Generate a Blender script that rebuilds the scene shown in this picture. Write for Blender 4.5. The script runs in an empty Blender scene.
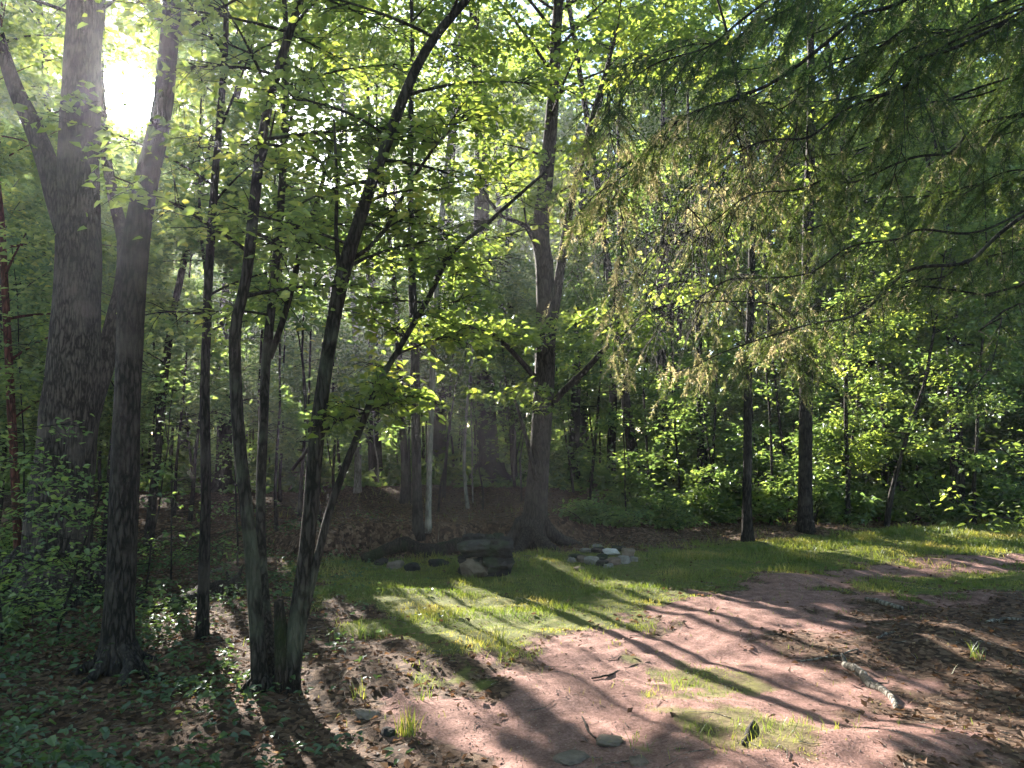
import bpy, math, random
import numpy as np
from mathutils import Vector

rng = np.random.default_rng(11)
random.seed(5)
scn = bpy.context.scene
COL = scn.collection

# ------------------------------------------------------------------ camera model
F = 769.0
CAMZ = 1.65
PITCH = math.radians(4.5)
CP, SP = math.cos(PITCH), math.sin(PITCH)

def ray(px, py):
    xc, yc = (px - 512) / F, (384 - py) / F
    return np.array([xc, CP - yc * SP, SP + yc * CP])

def at(px, py, Y):
    d = ray(px, py)
    return np.array([0, 0, CAMZ]) + d * (Y / d[1])

SUN = ray(132, 100)
SUN = SUN / np.linalg.norm(SUN)
SUN_EL = math.asin(SUN[2])
SUN_AZ = math.atan2(SUN[0], SUN[1])        # clockwise from +Y

# ------------------------------------------------------------------ noise fields
class Waves:
    """sum of random sinusoids, roughly unit variance"""
    def __init__(self, seed, scale, dim=2, n=14, spread=0.5):
        r = np.random.default_rng(seed)
        v = r.normal(size=(n, dim))
        v /= np.linalg.norm(v, axis=1)[:, None]
        k = 2 * np.pi / (scale * np.exp(r.uniform(-spread, spread, n)))
        self.k = v * k[:, None]
        self.ph = r.uniform(0, 6.28, n)
        self.n = n
    def __call__(self, p):
        p = np.atleast_2d(p)
        out = np.zeros(len(p))
        for k, ph in zip(self.k, self.ph):
            out += np.sin(p @ k + ph)
        return out * math.sqrt(2.0 / self.n)

def sstep(a, b, x):
    t = np.clip((x - a) / (b - a), 0, 1)
    return t * t * (3 - 2 * t)

# ------------------------------------------------------------------ terrain
W1, W2, W3 = Waves(1, 4.0), Waves(2, 1.1), Waves(3, 0.3)
BX = np.array([-60, -14, -8, -4.5, -2.6, -1.2, 0.1, 1.0, 2.5, 5, 60.])
BY = np.array([16, 14, 12.5, 11.6, 11.3, 11.7, 12.6, 13.0, 13.4, 16, 30.])
CW = np.array([5, 4, 2.5, 1.0, 0.18, 0.16, 0.25, 0.7, 1.8, 5, 6.])
def H(x, y):
    x = np.asarray(x, float); y = np.asarray(y, float)
    p = np.stack([x, y], -1).reshape(-1, 2)
    sh = x.shape
    r = np.hypot(x, y)
    n = (W1(p) * 0.035 + W2(p) * 0.014 + W3(p) * 0.005).reshape(sh)
    yb = np.interp(x, BX, BY) + 0.25 * W2(p * 0.7 + 3).reshape(sh)
    w = np.interp(x, BX, CW)
    bh = np.interp(x, [-60, -10, -4, -2, 0.5, 2.5, 5, 60], [.2, .25, .32, .42, .38, .22, .1, .1])
    bank = bh * sstep(0, 1, (y - yb) / w + 0.15)
    far = 0.55 * sstep(14, 26, y) * np.interp(x, [-60, -5, 2, 7, 60], [1, 1, 1, .3, .3]) + 1.6 * sstep(30, 90, r)
    path_dip = 0
    return n + bank + far

def ground(px, py, z_off=0.0):
    d = ray(px, py)
    t = 3.0
    o = np.array([0, 0, CAMZ])
    prev = t
    while t < 120:
        p = o + d * t
        if p[2] <= float(H(p[0], p[1])) + z_off:
            break
        prev = t
        t += 0.04
    p = o + d * t
    return np.array([p[0], p[1], float(H(p[0], p[1]))])

def gflat(pts):
    out = []
    for px, py in pts:
        d = ray(px, py)
        t = CAMZ / max(-d[2], 0.02)
        out.append((d[0] * t, d[1] * t))
    return np.array(out)

def sdist(P, poly):
    """signed distance, positive inside"""
    P = np.asarray(P)
    n = len(poly)
    d2 = np.full(len(P), 1e18)
    ins = np.zeros(len(P), bool)
    for i in range(n):
        a, b = poly[i], poly[(i + 1) % n]
        e = b - a
        w = P - a
        t = np.clip((w @ e) / (e @ e + 1e-12), 0, 1)
        q = w - t[:, None] * e
        d2 = np.minimum(d2, (q * q).sum(1))
        c = ((a[1] <= P[:, 1]) & (b[1] > P[:, 1])) | ((b[1] <= P[:, 1]) & (a[1] > P[:, 1]))
        with np.errstate(divide='ignore', invalid='ignore'):
            xi = a[0] + (P[:, 1] - a[1]) / (b[1] - a[1]) * e[0]
        ins ^= c & (P[:, 0] < xi)
    return np.where(ins, 1, -1) * np.sqrt(d2)

PATH = gflat([(520, 1400), (440, 800), (400, 720), (410, 690), (450, 690), (540, 655), (640, 612), (700, 592), (770, 576),
              (860, 563), (960, 556), (1010, 553), (1100, 551), (1100, 560), (1000, 566), (900, 574), (840, 588), (900, 597), (1024, 592),
              (1150, 600), (1150, 800), (1150, 1400)])
LITR = gflat([(870, 606), (1150, 592), (1200, 800), (1200, 1400), (1000, 1400), (975, 800), (900, 700), (790, 640)])
GRAS = gflat([(300, 556), (420, 560), (520, 553), (640, 556), (700, 543), (850, 534), (1030, 520), (1300, 512), (1300, 556), (1010, 553),
              (960, 556), (860, 562), (770, 575), (700, 591), (640, 611), (520, 655), (450, 668), (360, 625), (310, 600)])
GRS2 = gflat([(840, 588), (900, 574), (1000, 566), (1150, 562), (1150, 590), (1024, 592), (900, 597)])
GRS3 = gflat([(655, 690), (690, 655), (730, 668), (765, 700), (770, 768), (780, 900), (620, 900), (640, 768)])
WZ = Waves(7, 1.2); WZ2 = Waves(8, 0.35)
def zones(P):
    nz = 0.22 * WZ(P) + 0.13 * WZ2(P)
    path = sstep(-0.25, 0.35, sdist(P, PATH) + nz)
    lit = sstep(-0.35, 0.45, sdist(P, LITR) + nz)
    g = sstep(-0.3, 0.35, sdist(P, GRAS) - 0.8 * nz)
    g2 = sstep(-0.25, 0.3, sdist(P, GRS2) - nz) * 0.9
    g3 = sstep(-0.2, 0.3, sdist(P, GRS3) - nz) * 0.55
    grass = np.maximum(np.maximum(g, g2), g3)
    yb = np.interp(P[:, 0], BX, BY) + 0.25 * W2(P * 0.7 + 3)
    grass = grass * np.where(P[:, 0] < 1.2, 1 - sstep(-.3, .1, P[:, 1] - yb), 1)
    path = path * (1 - lit * 0.85)
    path = path * (1 - grass * 0.9)
    return path, grass

# ------------------------------------------------------------------ where sunlight gets through the canopy
LIT = [gflat(q) for q in (
    [(385, 606), (410, 593), (470, 597), (540, 612), (585, 635), (582, 652), (520, 668), (470, 640), (430, 625)],
    [(512, 563), (545, 560), (600, 575), (657, 598), (640, 612), (600, 606), (560, 588)],
    [(545, 668), (600, 640), (665, 645), (692, 700), (640, 728), (560, 725), (520, 690)],
    [(640, 614), (700, 596), (770, 604), (785, 626), (700, 634), (650, 627)],
    [(775, 632), (850, 626), (875, 645), (800, 652)],
    [(760, 692), (850, 688), (950, 735), (960, 900), (820, 900), (700, 722)],
    [(318, 608), (350, 615), (400, 655), (460, 700), (545, 790), (590, 900), (430, 900), (390, 740), (350, 680)],
    [(860, 660), (940, 676), (930, 700), (850, 682)],
    [(945, 648), (1060, 655), (1060, 690), (950, 675)],
    [(150, 600), (205, 594), (215, 636), (165, 648)],
    [(216, 608), (246, 604), (252, 680), (228, 676)],
    [(190, 690), (232, 684), (250, 712), (205, 722)],
    [(120, 720), (160, 712), (180, 745), (130, 752)],
    [(240, 735), (300, 728), (330, 768), (260, 775)],
    [(318, 700), (345, 690), (372, 740), (345, 760)],
)]
DAP = [gflat(q) for q in (
    [(860, 596), (1060, 585), (1060, 800), (900, 700), (800, 640)],
    [(120, 592), (330, 592), (350, 700), (390, 760), (150, 790), (110, 700)],
    [(640, 640), (760, 640), (780, 760), (650, 790)],
)]
WD = Waves(21, 0.42)
WE = Waves(22, 0.10, spread=.3)
def lit_ground(G, pad=0.0):
    n = 0.10 * WD(G)
    v = np.zeros(len(G), bool)
    for q in LIT:
        v |= (sdist(G, q) + n) > -0.02 - pad
    d = np.zeros(len(G), bool)
    for q in DAP:
        d |= sdist(G, q) > 0
    v |= d & (WD(G * 1.3) > 0.45 - 2.2 * pad)
    # the stacked block stays in shade
    hd = -SUN[:2] / np.linalg.norm(SUN[:2])
    w_ = G - HEARTH_XY
    t_ = np.clip(w_ @ hd, -.3, 1.6)
    v &= np.linalg.norm(w_ - t_[:, None] * hd, axis=1) > .6
    return v

HEARTH_XY = gflat([(486, 570)])[0]
# basis perpendicular to the sun
SA = np.cross(SUN, [0, 0, 1]); SA /= np.linalg.norm(SA)
SB = np.cross(SA, SUN)
WT = Waves(31, 1.5, spread=.7); WT2 = Waves(32, 9.0); WT3 = Waves(33, 4.5)
TARGETS = []      # (centre, radius): clumps of foliage that catch the sun in the photo
def add_target(px, py, Y, r):
    TARGETS.append((at(px, py, Y), r))
for t in [(700, 420, 16, 1.0), (780, 450, 15.5, .8), (860, 440, 16, 1.2), (930, 400, 17, 1.1), (985, 420, 15, .7), (850, 300, 16, 1.5), (650, 450, 17, .8), (760, 400, 17, 1.0), (350, 300, 14, 1.0), (330, 380, 13, .8), (690, 300, 5.4, .7), (610, 250, 5.4, .6), (750, 330, 5.2, .5), (660, 200, 5.5, .5), (900, 200, 13, 1.8), (985, 150, 12, 1.8), (860, 130, 14, 1.5), (960, 280, 13, 1.5), (820, 380, 15, 1.2), (400, 250, 13, 1.2), (640, 150, 15, 1.5), (480, 60, 18, 2.0), (690, 370, 5.3, .4), (760, 270, 5.2, .3), (800, 320, 5.0, .25), (430, 450, 12, .8), (400, 400, 11, .6), (480, 420, 12.5, .8), (370, 330, 8, .5), (360, 450, 9, .5),
          (270, 510, 5.2, .3), (300, 520, 5.0, .22), (340, 400, 11, .6), (545, 255, 14, 1.0), (560, 140, 15, 1.5), (900, 190, 9, 1.2), (980, 260, 8, .9),
          (960, 485, 4.4, .25), (880, 330, 12, 1.2), (250, 640, 6, .3), (700, 210, 5.5, .35), (500, 175, 11, .8), (450, 190, 10, .5)]:
    add_target(*t)

def cull(C, pad=0.04):
    """True for leaves to keep"""
    t = C[:, 2] / SUN[2]
    G = C[:, :2] - SUN[None, :2] * t[:, None]
    keep = np.ones(len(C), bool)
    r = rng.random(len(C))
    low = C[:, 2] < 0.35
    near = (np.abs(G[:, 0]) < 14) & (G[:, 1] > 2) & (G[:, 1] < 18) & ~low
    idx = np.where(near)[0]
    if len(idx):
        L = lit_ground(G[idx], pad)
        keep[idx[L & (r[idx] < 0.997)]] = False
    a, b, dep = C @ SA, C @ SB, C @ SUN
    ab = np.stack([a, b], -1)
    tube = WT(ab) > .8
    d0 = 14 + 11 * WT2(ab) + 3 * WT3(ab)
    keep &= ~(tube & (dep > d0) & (r < 0.95))
    for c, rad in TARGETS:
        v = C - c
        s = v @ SUN
        q = np.linalg.norm(v - s[:, None] * SUN, axis=1)
        keep &= ~((s > rad * 0.8) & (q < rad + pad) & (r < 0.985))
    hc = np.array([HEARTH_XY[0], HEARTH_XY[1] + .3, .45])
    v = C - hc
    s = v @ SUN
    keep |= (s > 1.0) & (np.linalg.norm(v - s[:, None] * SUN, axis=1) < .55)
    # the open line of sight towards the sun itself
    v = C - np.array([0, 0, CAMZ])
    s = v @ SUN
    q = np.linalg.norm(v - s[:, None] * SUN, axis=1)
    keep &= ~((s > 0) & (q < 0.040 * s) & (r < np.where(q < .029 * s, .995, .7)))
    return keep

# ------------------------------------------------------------------ mesh building
class MB:
    def __init__(self):
        self.v, self.f3, self.f4, self.r3, self.r4 = [], [], [], [], []
        self.n = 0
    def add(self, V, Q=None, T=None, rq=None, rt=None):
        V = np.asarray(V, float).reshape(-1, 3)
        if Q is not None and len(Q):
            Q = np.asarray(Q, int).reshape(-1, 4)
            self.f4.append(Q + self.n)
            self.r4.append(np.zeros(len(Q)) + (0.5 if rq is None else rq))
        if T is not None and len(T):
            T = np.asarray(T, int).reshape(-1, 3)
            self.f3.append(T + self.n)
            self.r3.append(np.zeros(len(T)) + (0.5 if rt is None else rt))
        self.v.append(V)
        self.n += len(V)
    def build(self, name, mat, parent=None, smooth=False, wood=None, wmat=None, org=None):
        nself = None
        if wood is not None and wood.n:
            n3, n4 = sum(len(q) for q in self.f3), sum(len(q) for q in self.f4)
            self.v += wood.v; self.f3 += [q + self.n for q in wood.f3]; self.f4 += [q + self.n for q in wood.f4]
            self.r3 += wood.r3; self.r4 += wood.r4
            nself = (n3, n4)
        me = bpy.data.meshes.new(name)
        V = np.concatenate(self.v) if self.v else np.zeros((0, 3))
        if parent is not None:
            V = V - np.array(parent.location if org is None else org)
        f3 = np.concatenate(self.f3) if self.f3 else np.zeros((0, 3), int)
        f4 = np.concatenate(self.f4) if self.f4 else np.zeros((0, 4), int)
        nl = f3.size + f4.size
        me.vertices.add(len(V)); me.vertices.foreach_set('co', V.astype(np.float32).ravel())
        me.loops.add(nl)
        me.loops.foreach_set('vertex_index', np.concatenate([f3.ravel(), f4.ravel()]).astype(np.int32))
        npoly = len(f3) + len(f4)
        me.polygons.add(npoly)
        st = np.concatenate([np.arange(len(f3)) * 3, f3.size + np.arange(len(f4)) * 4]).astype(np.int32)
        me.polygons.foreach_set('loop_start', st)
        me.polygons.foreach_set('use_smooth', np.full(npoly, smooth, bool))
        rr = np.concatenate([np.concatenate(self.r3) if self.r3 else np.zeros(0), np.concatenate(self.r4) if self.r4 else np.zeros(0)])
        me.update(calc_edges=True)
        a = me.attributes.new('rnd', 'FLOAT', 'FACE')
        a.data.foreach_set('value', rr.astype(np.float32))
        me.materials.append(mat)
        if nself:
            me.materials.append(wmat)
            mi = np.zeros(npoly, np.int32); mi[nself[0]:len(f3)] = 1; mi[len(f3) + nself[1]:] = 1
            me.polygons.foreach_set('material_index', mi)
            me.polygons.foreach_set('use_smooth', mi == 1)
        o = bpy.data.objects.new(name, me)
        COL.objects.link(o)
        if parent is not None:
            o.parent = parent
        return o

def empty(name, loc):
    o = bpy.data.objects.new(name, None)
    o.location = [float(v) for v in loc]
    o.empty_display_size = 0.2
    COL.objects.link(o)
    return o

def tag(o, label=None, cat=None, group=None, kind=None):
    if label: o['label'] = label
    if cat: o['category'] = cat
    if group: o['group'] = group
    if kind: o['kind'] = kind
    return o

def unit(v):
    return v / (np.linalg.norm(v, axis=-1, keepdims=True) + 1e-12)

def tube(mb, P, R, ns=8, rough=0.0, flare=0.0, cap=True):
    """tapered tube along points P with radii R, lumpy when rough > 0"""
    P = np.asarray(P, float); R = np.asarray(R, float)
    n = len(P)
    T = np.zeros_like(P)
    T[1:-1] = P[2:] - P[:-2]; T[0] = P[1] - P[0]; T[-1] = P[-1] - P[-2]
    T = unit(T)
    ref = np.array([1.0, 0.13, 0.07]) if abs(T[0][0]) < 0.8 else np.array([0.1, 1.0, 0.07])
    U = unit(ref - (T @ ref)[:, None] * T)
    Vv = np.cross(T, U)
    ang = np.arange(ns) * 2 * np.pi / ns
    rad = np.repeat(R[:, None], ns, 1)
    if rough:
        ph = rng.uniform(0, 6.28, 5)
        for k in range(1, 4):
            rad = rad * (1 + rough / k * np.sin(k * ang[None, :] + ph[k] + np.arange(n)[:, None] * 0.35 * k))
        rad = rad * (1 + rng.normal(0, rough * 0.25, rad.shape))
    V = P[:, None, :] + rad[..., None] * (np.cos(ang)[None, :, None] * U[:, None, :] + np.sin(ang)[None, :, None] * Vv[:, None, :])
    i = np.arange(n - 1)[:, None] * ns
    j = np.arange(ns)[None, :]
    j2 = (j + 1) % ns
    Q = np.stack([i + j, i + j2, i + ns + j2, i + ns + j], -1).reshape(-1, 4)
    Vf = V.reshape(-1, 3)
    T3 = None
    if cap:
        Vf = np.concatenate([Vf, P[-1:] + T[-1:] * R[-1] * 0.4, P[:1] - T[:1] * R[0] * 0.2])
        a = (n - 1) * ns
        T3 = np.concatenate([np.stack([a + j[0], a + j2[0], np.full(ns, n * ns)], -1), np.stack([j2[0], j[0], np.full(ns, n * ns + 1)], -1)])
    mb.add(Vf, Q, T3)

def resample(P, R, step):
    P = np.asarray(P, float); R = np.asarray(R, float)
    s = np.concatenate([[0], np.cumsum(np.linalg.norm(np.diff(P, axis=0), axis=1))])
    n = max(3, int(s[-1] / step))
    t = np.linspace(0, s[-1], n)
    # smooth the corners with a Catmull-Rom through the points
    out = np.zeros((n, 3))
    k = np.clip(np.searchsorted(s, t, side='right') - 1, 0, len(P) - 2)
    u = (t - s[k]) / (s[k + 1] - s[k] + 1e-9)
    p0 = P[np.maximum(k - 1, 0)]; p1 = P[k]; p2 = P[k + 1]; p3 = P[np.minimum(k + 2, len(P) - 1)]
    u = u[:, None]
    out = 0.5 * (2 * p1 + (p2 - p0) * u + (2 * p0 - 5 * p1 + 4 * p2 - p3) * u ** 2 + (3 * p1 - p0 - 3 * p2 + p3) * u ** 3)
    return out, np.interp(t, s, R)

def leaves(mb, C, D, L, Wd, tilt=0.4, six=False, up=None, curl=0.12):
    """leaf blades: centre-line base C, direction D, length L"""
    n = len(C)
    if n == 0: return
    N = rng.normal(0, tilt, (n, 3)); N[:, 2] += 1.0
    if up is not None: N = N + up
    N = unit(N)
    D = unit(D - (D * N).sum(1)[:, None] * N)
    S = np.cross(N, D)
    L = np.asarray(L)[:, None] * np.ones((n, 1)); Wd = np.asarray(Wd)[:, None] * np.ones((n, 1))
    fold = N * Wd * rng.uniform(.05, .3, (n, 1))
    rn = rng.random(n)
    if not six:
        m = C + D * L * 0.42
        V = np.stack([C, m + S * Wd * .5 + fold, C + D * L - N * L * curl, m - S * Wd * .5 + fold], 1)
        Q = np.arange(n * 4).reshape(n, 4)
        mb.add(V.reshape(-1, 3), Q, rq=rn)
    else:
        a, b = C + D * L * .28, C + D * L * .66
        tip = C + D * L - N * L * curl
        V = np.stack([C, a + S * Wd * .48 + fold, b + S * Wd * .36 + fold * .6, tip, b - S * Wd * .36 + fold * .6, a - S * Wd * .48 + fold], 1)
        k = np.arange(n)[:, None] * 6
        Q = np.concatenate([k + np.array([0, 1, 2, 3]), k + np.array([0, 3, 4, 5])])
        mb.add(V.reshape(-1, 3), Q, rq=np.concatenate([rn, rn]))

def crown(lm, wm, P, R, z0, z1, nb, Lb, leaf, spread=1.0, el=(5, 40), droop=0.35, twig_n=16, k=8, prof='dome', six=False, twigs=False, side=None, rbr=None):
    """branches off a stem polyline P between heights z0..z1 with flat sprays of leaves"""
    az0 = rng.uniform(0, 6.28)
    zs = P[:, 2]
    for i in range(nb):
        f = (i + rng.random()) / nb
        z = z0 + (z1 - z0) * f
        j = int(np.clip(np.searchsorted(zs, z), 1, len(P) - 1))
        p0 = P[j]
        u = (z - z0) / (z1 - z0 + 1e-6)
        if prof == 'dome': sc = (0.55 + 0.75 * u) * math.sqrt(max(0.04, 1 - u ** 3))
        elif prof == 'cone': sc = 1.0 - 0.8 * u
        else: sc = 1.0 - 0.3 * u
        L = Lb * sc * rng.uniform(.65, 1.15)
        az = az0 + i * 2.399 + rng.normal(0, .3)
        if side is not None and rng.random() < .6:
            az = side + rng.normal(0, .7)
        e0 = math.radians(rng.uniform(*el) + 18 * u)
        n = 7
        t = np.linspace(0, 1, n)
        e = e0 - droop * t * (1.2 - 0.5 * u)
        a = az + rng.normal(0, .25) * t
        d = np.stack([np.sin(a) * np.cos(e), np.cos(a) * np.cos(e), np.sin(e)], -1)
        B = p0 + np.concatenate([np.zeros((1, 3)), np.cumsum(d[:-1] * L / (n - 1), 0)])
        r0 = min(R[j] * .45, (rbr or .012) * (L ** 1.0) + .004)
        if wm is not None and cull(B).sum() > n - 2:
            tube(wm, B, np.linspace(r0, .004, n), 4, cap=False)
        # twigs
        m = max(3, int(twig_n * L / Lb * spread))
        tt = rng.uniform(.12, 1, m) ** .8
        x = tt * (n - 1)
        ki = np.minimum(x.astype(int), n - 2)
        q = B[ki] + (B[ki + 1] - B[ki]) * (x - ki)[:, None]
        sd = np.where(rng.random(m) < .5, -1, 1)
        ta = a[ki] + sd * rng.uniform(.4, 1.3, m) * np.where(tt > .92, .3, 1)
        te = rng.normal(-.05, .28, m)
        tl = (rng.uniform(.18, .5, m) * L * (1.15 - .7 * tt) + .12)
        td = np.stack([np.sin(ta) * np.cos(te), np.cos(ta) * np.cos(te), np.sin(te)], -1)
        if twigs and wm is not None:
            E = q + td * tl[:, None]
            mid = (q + E) / 2 + np.array([0, 0, .02])
            for w in range(m):
                tube(wm, np.stack([q[w], mid[w], E[w]]), np.array([.0045, .0035, .002]), 3, cap=False)
        # leaves along twigs
        s = rng.random((m, k))
        C = q[:, None, :] + td[:, None, :] * (tl[:, None] * (0.1 + .95 * s))[..., None]
        C = C + rng.normal(0, .03 + leaf * .25, C.shape)
        C[..., 2] -= (s ** 2) * tl[:, None] * .18
        la = ta[:, None] + np.where(rng.random((m, k)) < .5, -1, 1) * rng.uniform(.3, 1.3, (m, k))
        D = np.stack([np.sin(la), np.cos(la), rng.normal(-.25, .25, la.shape)], -1).reshape(-1, 3)
        C = C.reshape(-1, 3)
        kp = cull(C, leaf * .6)
        C, D = C[kp], D[kp]
        LL = leaf * rng.uniform(.45, 1.35, len(C))
        leaves(lm, C, D, LL, LL * rng.uniform(.55, .8, len(C)), tilt=.42, six=six)

# ------------------------------------------------------------------ materials
def newmat(name):
    m = bpy.data.materials.new(name); m.use_nodes = True
    nt = m.node_tree; nt.nodes.clear()
    out = nt.nodes.new('ShaderNodeOutputMaterial')
    return m, nt, out

def N(nt, t, **kw):
    n = nt.nodes.new(t)
    for k, v in kw.items():
        if k.startswith('i_'):
            n.inputs[k[2:].replace('_', ' ')].default_value = v
        else:
            setattr(n, k, v)
    return n

def ramp(nt, stops, interp='LINEAR'):
    r = nt.nodes.new('ShaderNodeValToRGB')
    r.color_ramp.interpolation = interp
    els = r.color_ramp.elements
    while len(els) < len(stops): els.new(.5)
    for e, (p, c) in zip(els, stops):
        e.position = p; e.color = (*c, 1)
    return r

def leafmat(name, stops, tmul=2.2, tfac=.5, gloss=.05, rough=.45, clump=1.3):
    m, nt, out = newmat(name)
    at_ = N(nt, 'ShaderNodeAttribute', attribute_name='rnd')
    geo = N(nt, 'ShaderNodeNewGeometry')
    noi = N(nt, 'ShaderNodeTexNoise'); noi.inputs['Scale'].default_value = clump; noi.inputs['Detail'].default_value = 2
    nt.links.new(geo.outputs['Position'], noi.inputs['Vector'])
    ad = N(nt, 'ShaderNodeMath', operation='MULTIPLY_ADD'); ad.inputs[1].default_value = .6
    sb = N(nt, 'ShaderNodeMath', operation='MULTIPLY_ADD'); sb.inputs[1].default_value = 1.2; sb.inputs[2].default_value = -.4
    nt.links.new(at_.outputs['Fac'], ad.inputs[0])
    nt.links.new(noi.outputs['Fac'], sb.inputs[0]); nt.links.new(sb.outputs[0], ad.inputs[2])
    r = ramp(nt, stops)
    nt.links.new(ad.outputs[0], r.inputs[0])
    dif = N(nt, 'ShaderNodeBsdfDiffuse')
    tr = N(nt, 'ShaderNodeBsdfTranslucent')
    mu = N(nt, 'ShaderNodeMix', data_type='RGBA', blend_type='MULTIPLY')
    mu.inputs[0].default_value = 1
    nt.links.new(r.outputs[0], mu.inputs[6]); mu.inputs[7].default_value = (tmul * 1.2, tmul * 1.08, tmul * .62 if tmul > 1.75 else tmul * .8, 1)
    nt.links.new(r.outputs[0], dif.inputs[0]); nt.links.new(mu.outputs[2], tr.inputs[0])
    mx = N(nt, 'ShaderNodeMixShader'); mx.inputs[0].default_value = tfac
    nt.links.new(dif.outputs[0], mx.inputs[1]); nt.links.new(tr.outputs[0], mx.inputs[2])
    gl = N(nt, 'ShaderNodeBsdfGlossy'); gl.inputs['Roughness'].default_value = rough; gl.inputs[0].default_value = (.8, .85, .9, 1)
    m2 = N(nt, 'ShaderNodeMixShader'); m2.inputs[0].default_value = gloss
    nt.links.new(mx.outputs[0], m2.inputs[1]); nt.links.new(gl.outputs[0], m2.inputs[2])
    nt.links.new(m2.outputs[0], out.inputs[0])
    return m

def barkmat(name, dark, light, scale=9, stretch=.22, moss=None, bump=.9):
    m, nt, out = newmat(name)
    tc = N(nt, 'ShaderNodeNewGeometry')
    mp = N(nt, 'ShaderNodeMapping'); mp.inputs['Scale'].default_value = (1, 1, stretch)
    nt.links.new(tc.outputs['Position'], mp.inputs[0])
    n1 = N(nt, 'ShaderNodeTexNoise'); n1.inputs['Scale'].default_value = scale * 3; n1.inputs['Detail'].default_value = 5; n1.inputs['Roughness'].default_value = .65
    nt.links.new(mp.outputs[0], n1.inputs['Vector'])
    n2 = N(nt, 'ShaderNodeTexNoise'); n2.inputs['Scale'].default_value = 3.1; n2.inputs['Detail'].default_value = 4
    nt.links.new(tc.outputs['Position'], n2.inputs['Vector'])
    vo = N(nt, 'ShaderNodeTexVoronoi', feature='DISTANCE_TO_EDGE'); vo.inputs['Scale'].default_value = scale * 3.6
    mp2 = N(nt, 'ShaderNodeMapping'); mp2.inputs['Scale'].default_value = (1, 1, stretch * .8)
    wob = N(nt, 'ShaderNodeMix', data_type='RGBA', blend_type='ADD'); wob.inputs[0].default_value = .06
    nt.links.new(tc.outputs['Position'], wob.inputs[6]); nt.links.new(n1.outputs['Color'], wob.inputs[7])
    nt.links.new(wob.outputs[2], mp2.inputs[0]); nt.links.new(mp2.outputs[0], vo.inputs['Vector'])
    vr = N(nt, 'ShaderNodeMapRange'); vr.inputs[1].default_value = 0; vr.inputs[2].default_value = .22; vr.inputs[3].default_value = -.34; vr.inputs[4].default_value = .13
    nt.links.new(vo.outputs['Distance'], vr.inputs[0])
    hsum = N(nt, 'ShaderNodeMath', operation='ADD'); nt.links.new(n1.outputs['Fac'], hsum.inputs[0]); nt.links.new(vr.outputs[0], hsum.inputs[1])
    r = ramp(nt, [(.25, dark), (.72, light)])
    nt.links.new(hsum.outputs[0], r.inputs[0])
    col = r.outputs[0]
    # lichen / moss blotches
    r2 = ramp(nt, [(.52, (0, 0, 0)), (.66, (1, 1, 1))])
    nt.links.new(n2.outputs['Fac'], r2.inputs[0])
    mx = N(nt, 'ShaderNodeMix', data_type='RGBA')
    nt.links.new(r2.outputs[0], mx.inputs[0]); nt.links.new(col, mx.inputs[6])
    mx.inputs[7].default_value = (*(moss or tuple(1.5 * c for c in light)), 1)
    mm = N(nt, 'ShaderNodeMath', operation='MULTIPLY'); mm.inputs[1].default_value = .55
    nt.links.new(r2.outputs[0], mm.inputs[0]); nt.links.new(mm.outputs[0], mx.inputs[0])
    bs = N(nt, 'ShaderNodeBsdfPrincipled'); bs.inputs['Roughness'].default_value = .9; bs.inputs['Specular IOR Level'].default_value = .2
    nt.links.new(mx.outputs[2], bs.inputs['Base Color'])
    bp = N(nt, 'ShaderNodeBump'); bp.inputs['Strength'].default_value = bump; bp.inputs['Distance'].default_value = .03
    nt.links.new(hsum.outputs[0], bp.inputs['Height']); nt.links.new(bp.outputs[0], bs.inputs['Normal'])
    nt.links.new(bs.outputs[0], out.inputs[0])
    return m

def rockmat(name, c0, c1, moss=(.05, .07, .03), mossy=.4):
    m, nt, out = newmat(name)
    tc = N(nt, 'ShaderNodeNewGeometry')
    n1 = N(nt, 'ShaderNodeTexNoise'); n1.inputs['Scale'].default_value = 14; n1.inputs['Detail'].default_value = 8; n1.inputs['Roughness'].default_value = .7
    n2 = N(nt, 'ShaderNodeTexNoise'); n2.inputs['Scale'].default_value = 4.5; n2.inputs['Detail'].default_value = 3
    nt.links.new(tc.outputs['Position'], n1.inputs['Vector']); nt.links.new(tc.outputs['Position'], n2.inputs['Vector'])
    r = ramp(nt, [(.3, c0), (.72, c1)]); nt.links.new(n1.outputs['Fac'], r.inputs[0])
    r2 = ramp(nt, [(.5, (0, 0, 0)), (.62, (mossy,) * 3)]); nt.links.new(n2.outputs['Fac'], r2.inputs[0])
    mx = N(nt, 'ShaderNodeMix', data_type='RGBA'); nt.links.new(r2.outputs[0], mx.inputs[0]); nt.links.new(r.outputs[0], mx.inputs[6])
    mx.inputs[7].default_value = (*moss, 1)
    bs = N(nt, 'ShaderNodeBsdfPrincipled'); bs.inputs['Roughness'].default_value = .95; bs.inputs['Specular IOR Level'].default_value = .08
    nt.links.new(mx.outputs[2], bs.inputs['Base Color'])
    bp = N(nt, 'ShaderNodeBump'); bp.inputs['Strength'].default_value = .7; bp.inputs['Distance'].default_value = .02
    nt.links.new(n1.outputs['Fac'], bp.inputs['Height']); nt.links.new(bp.outputs[0], bs.inputs['Normal'])
    nt.links.new(bs.outputs[0], out.inputs[0])
    return m

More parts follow.
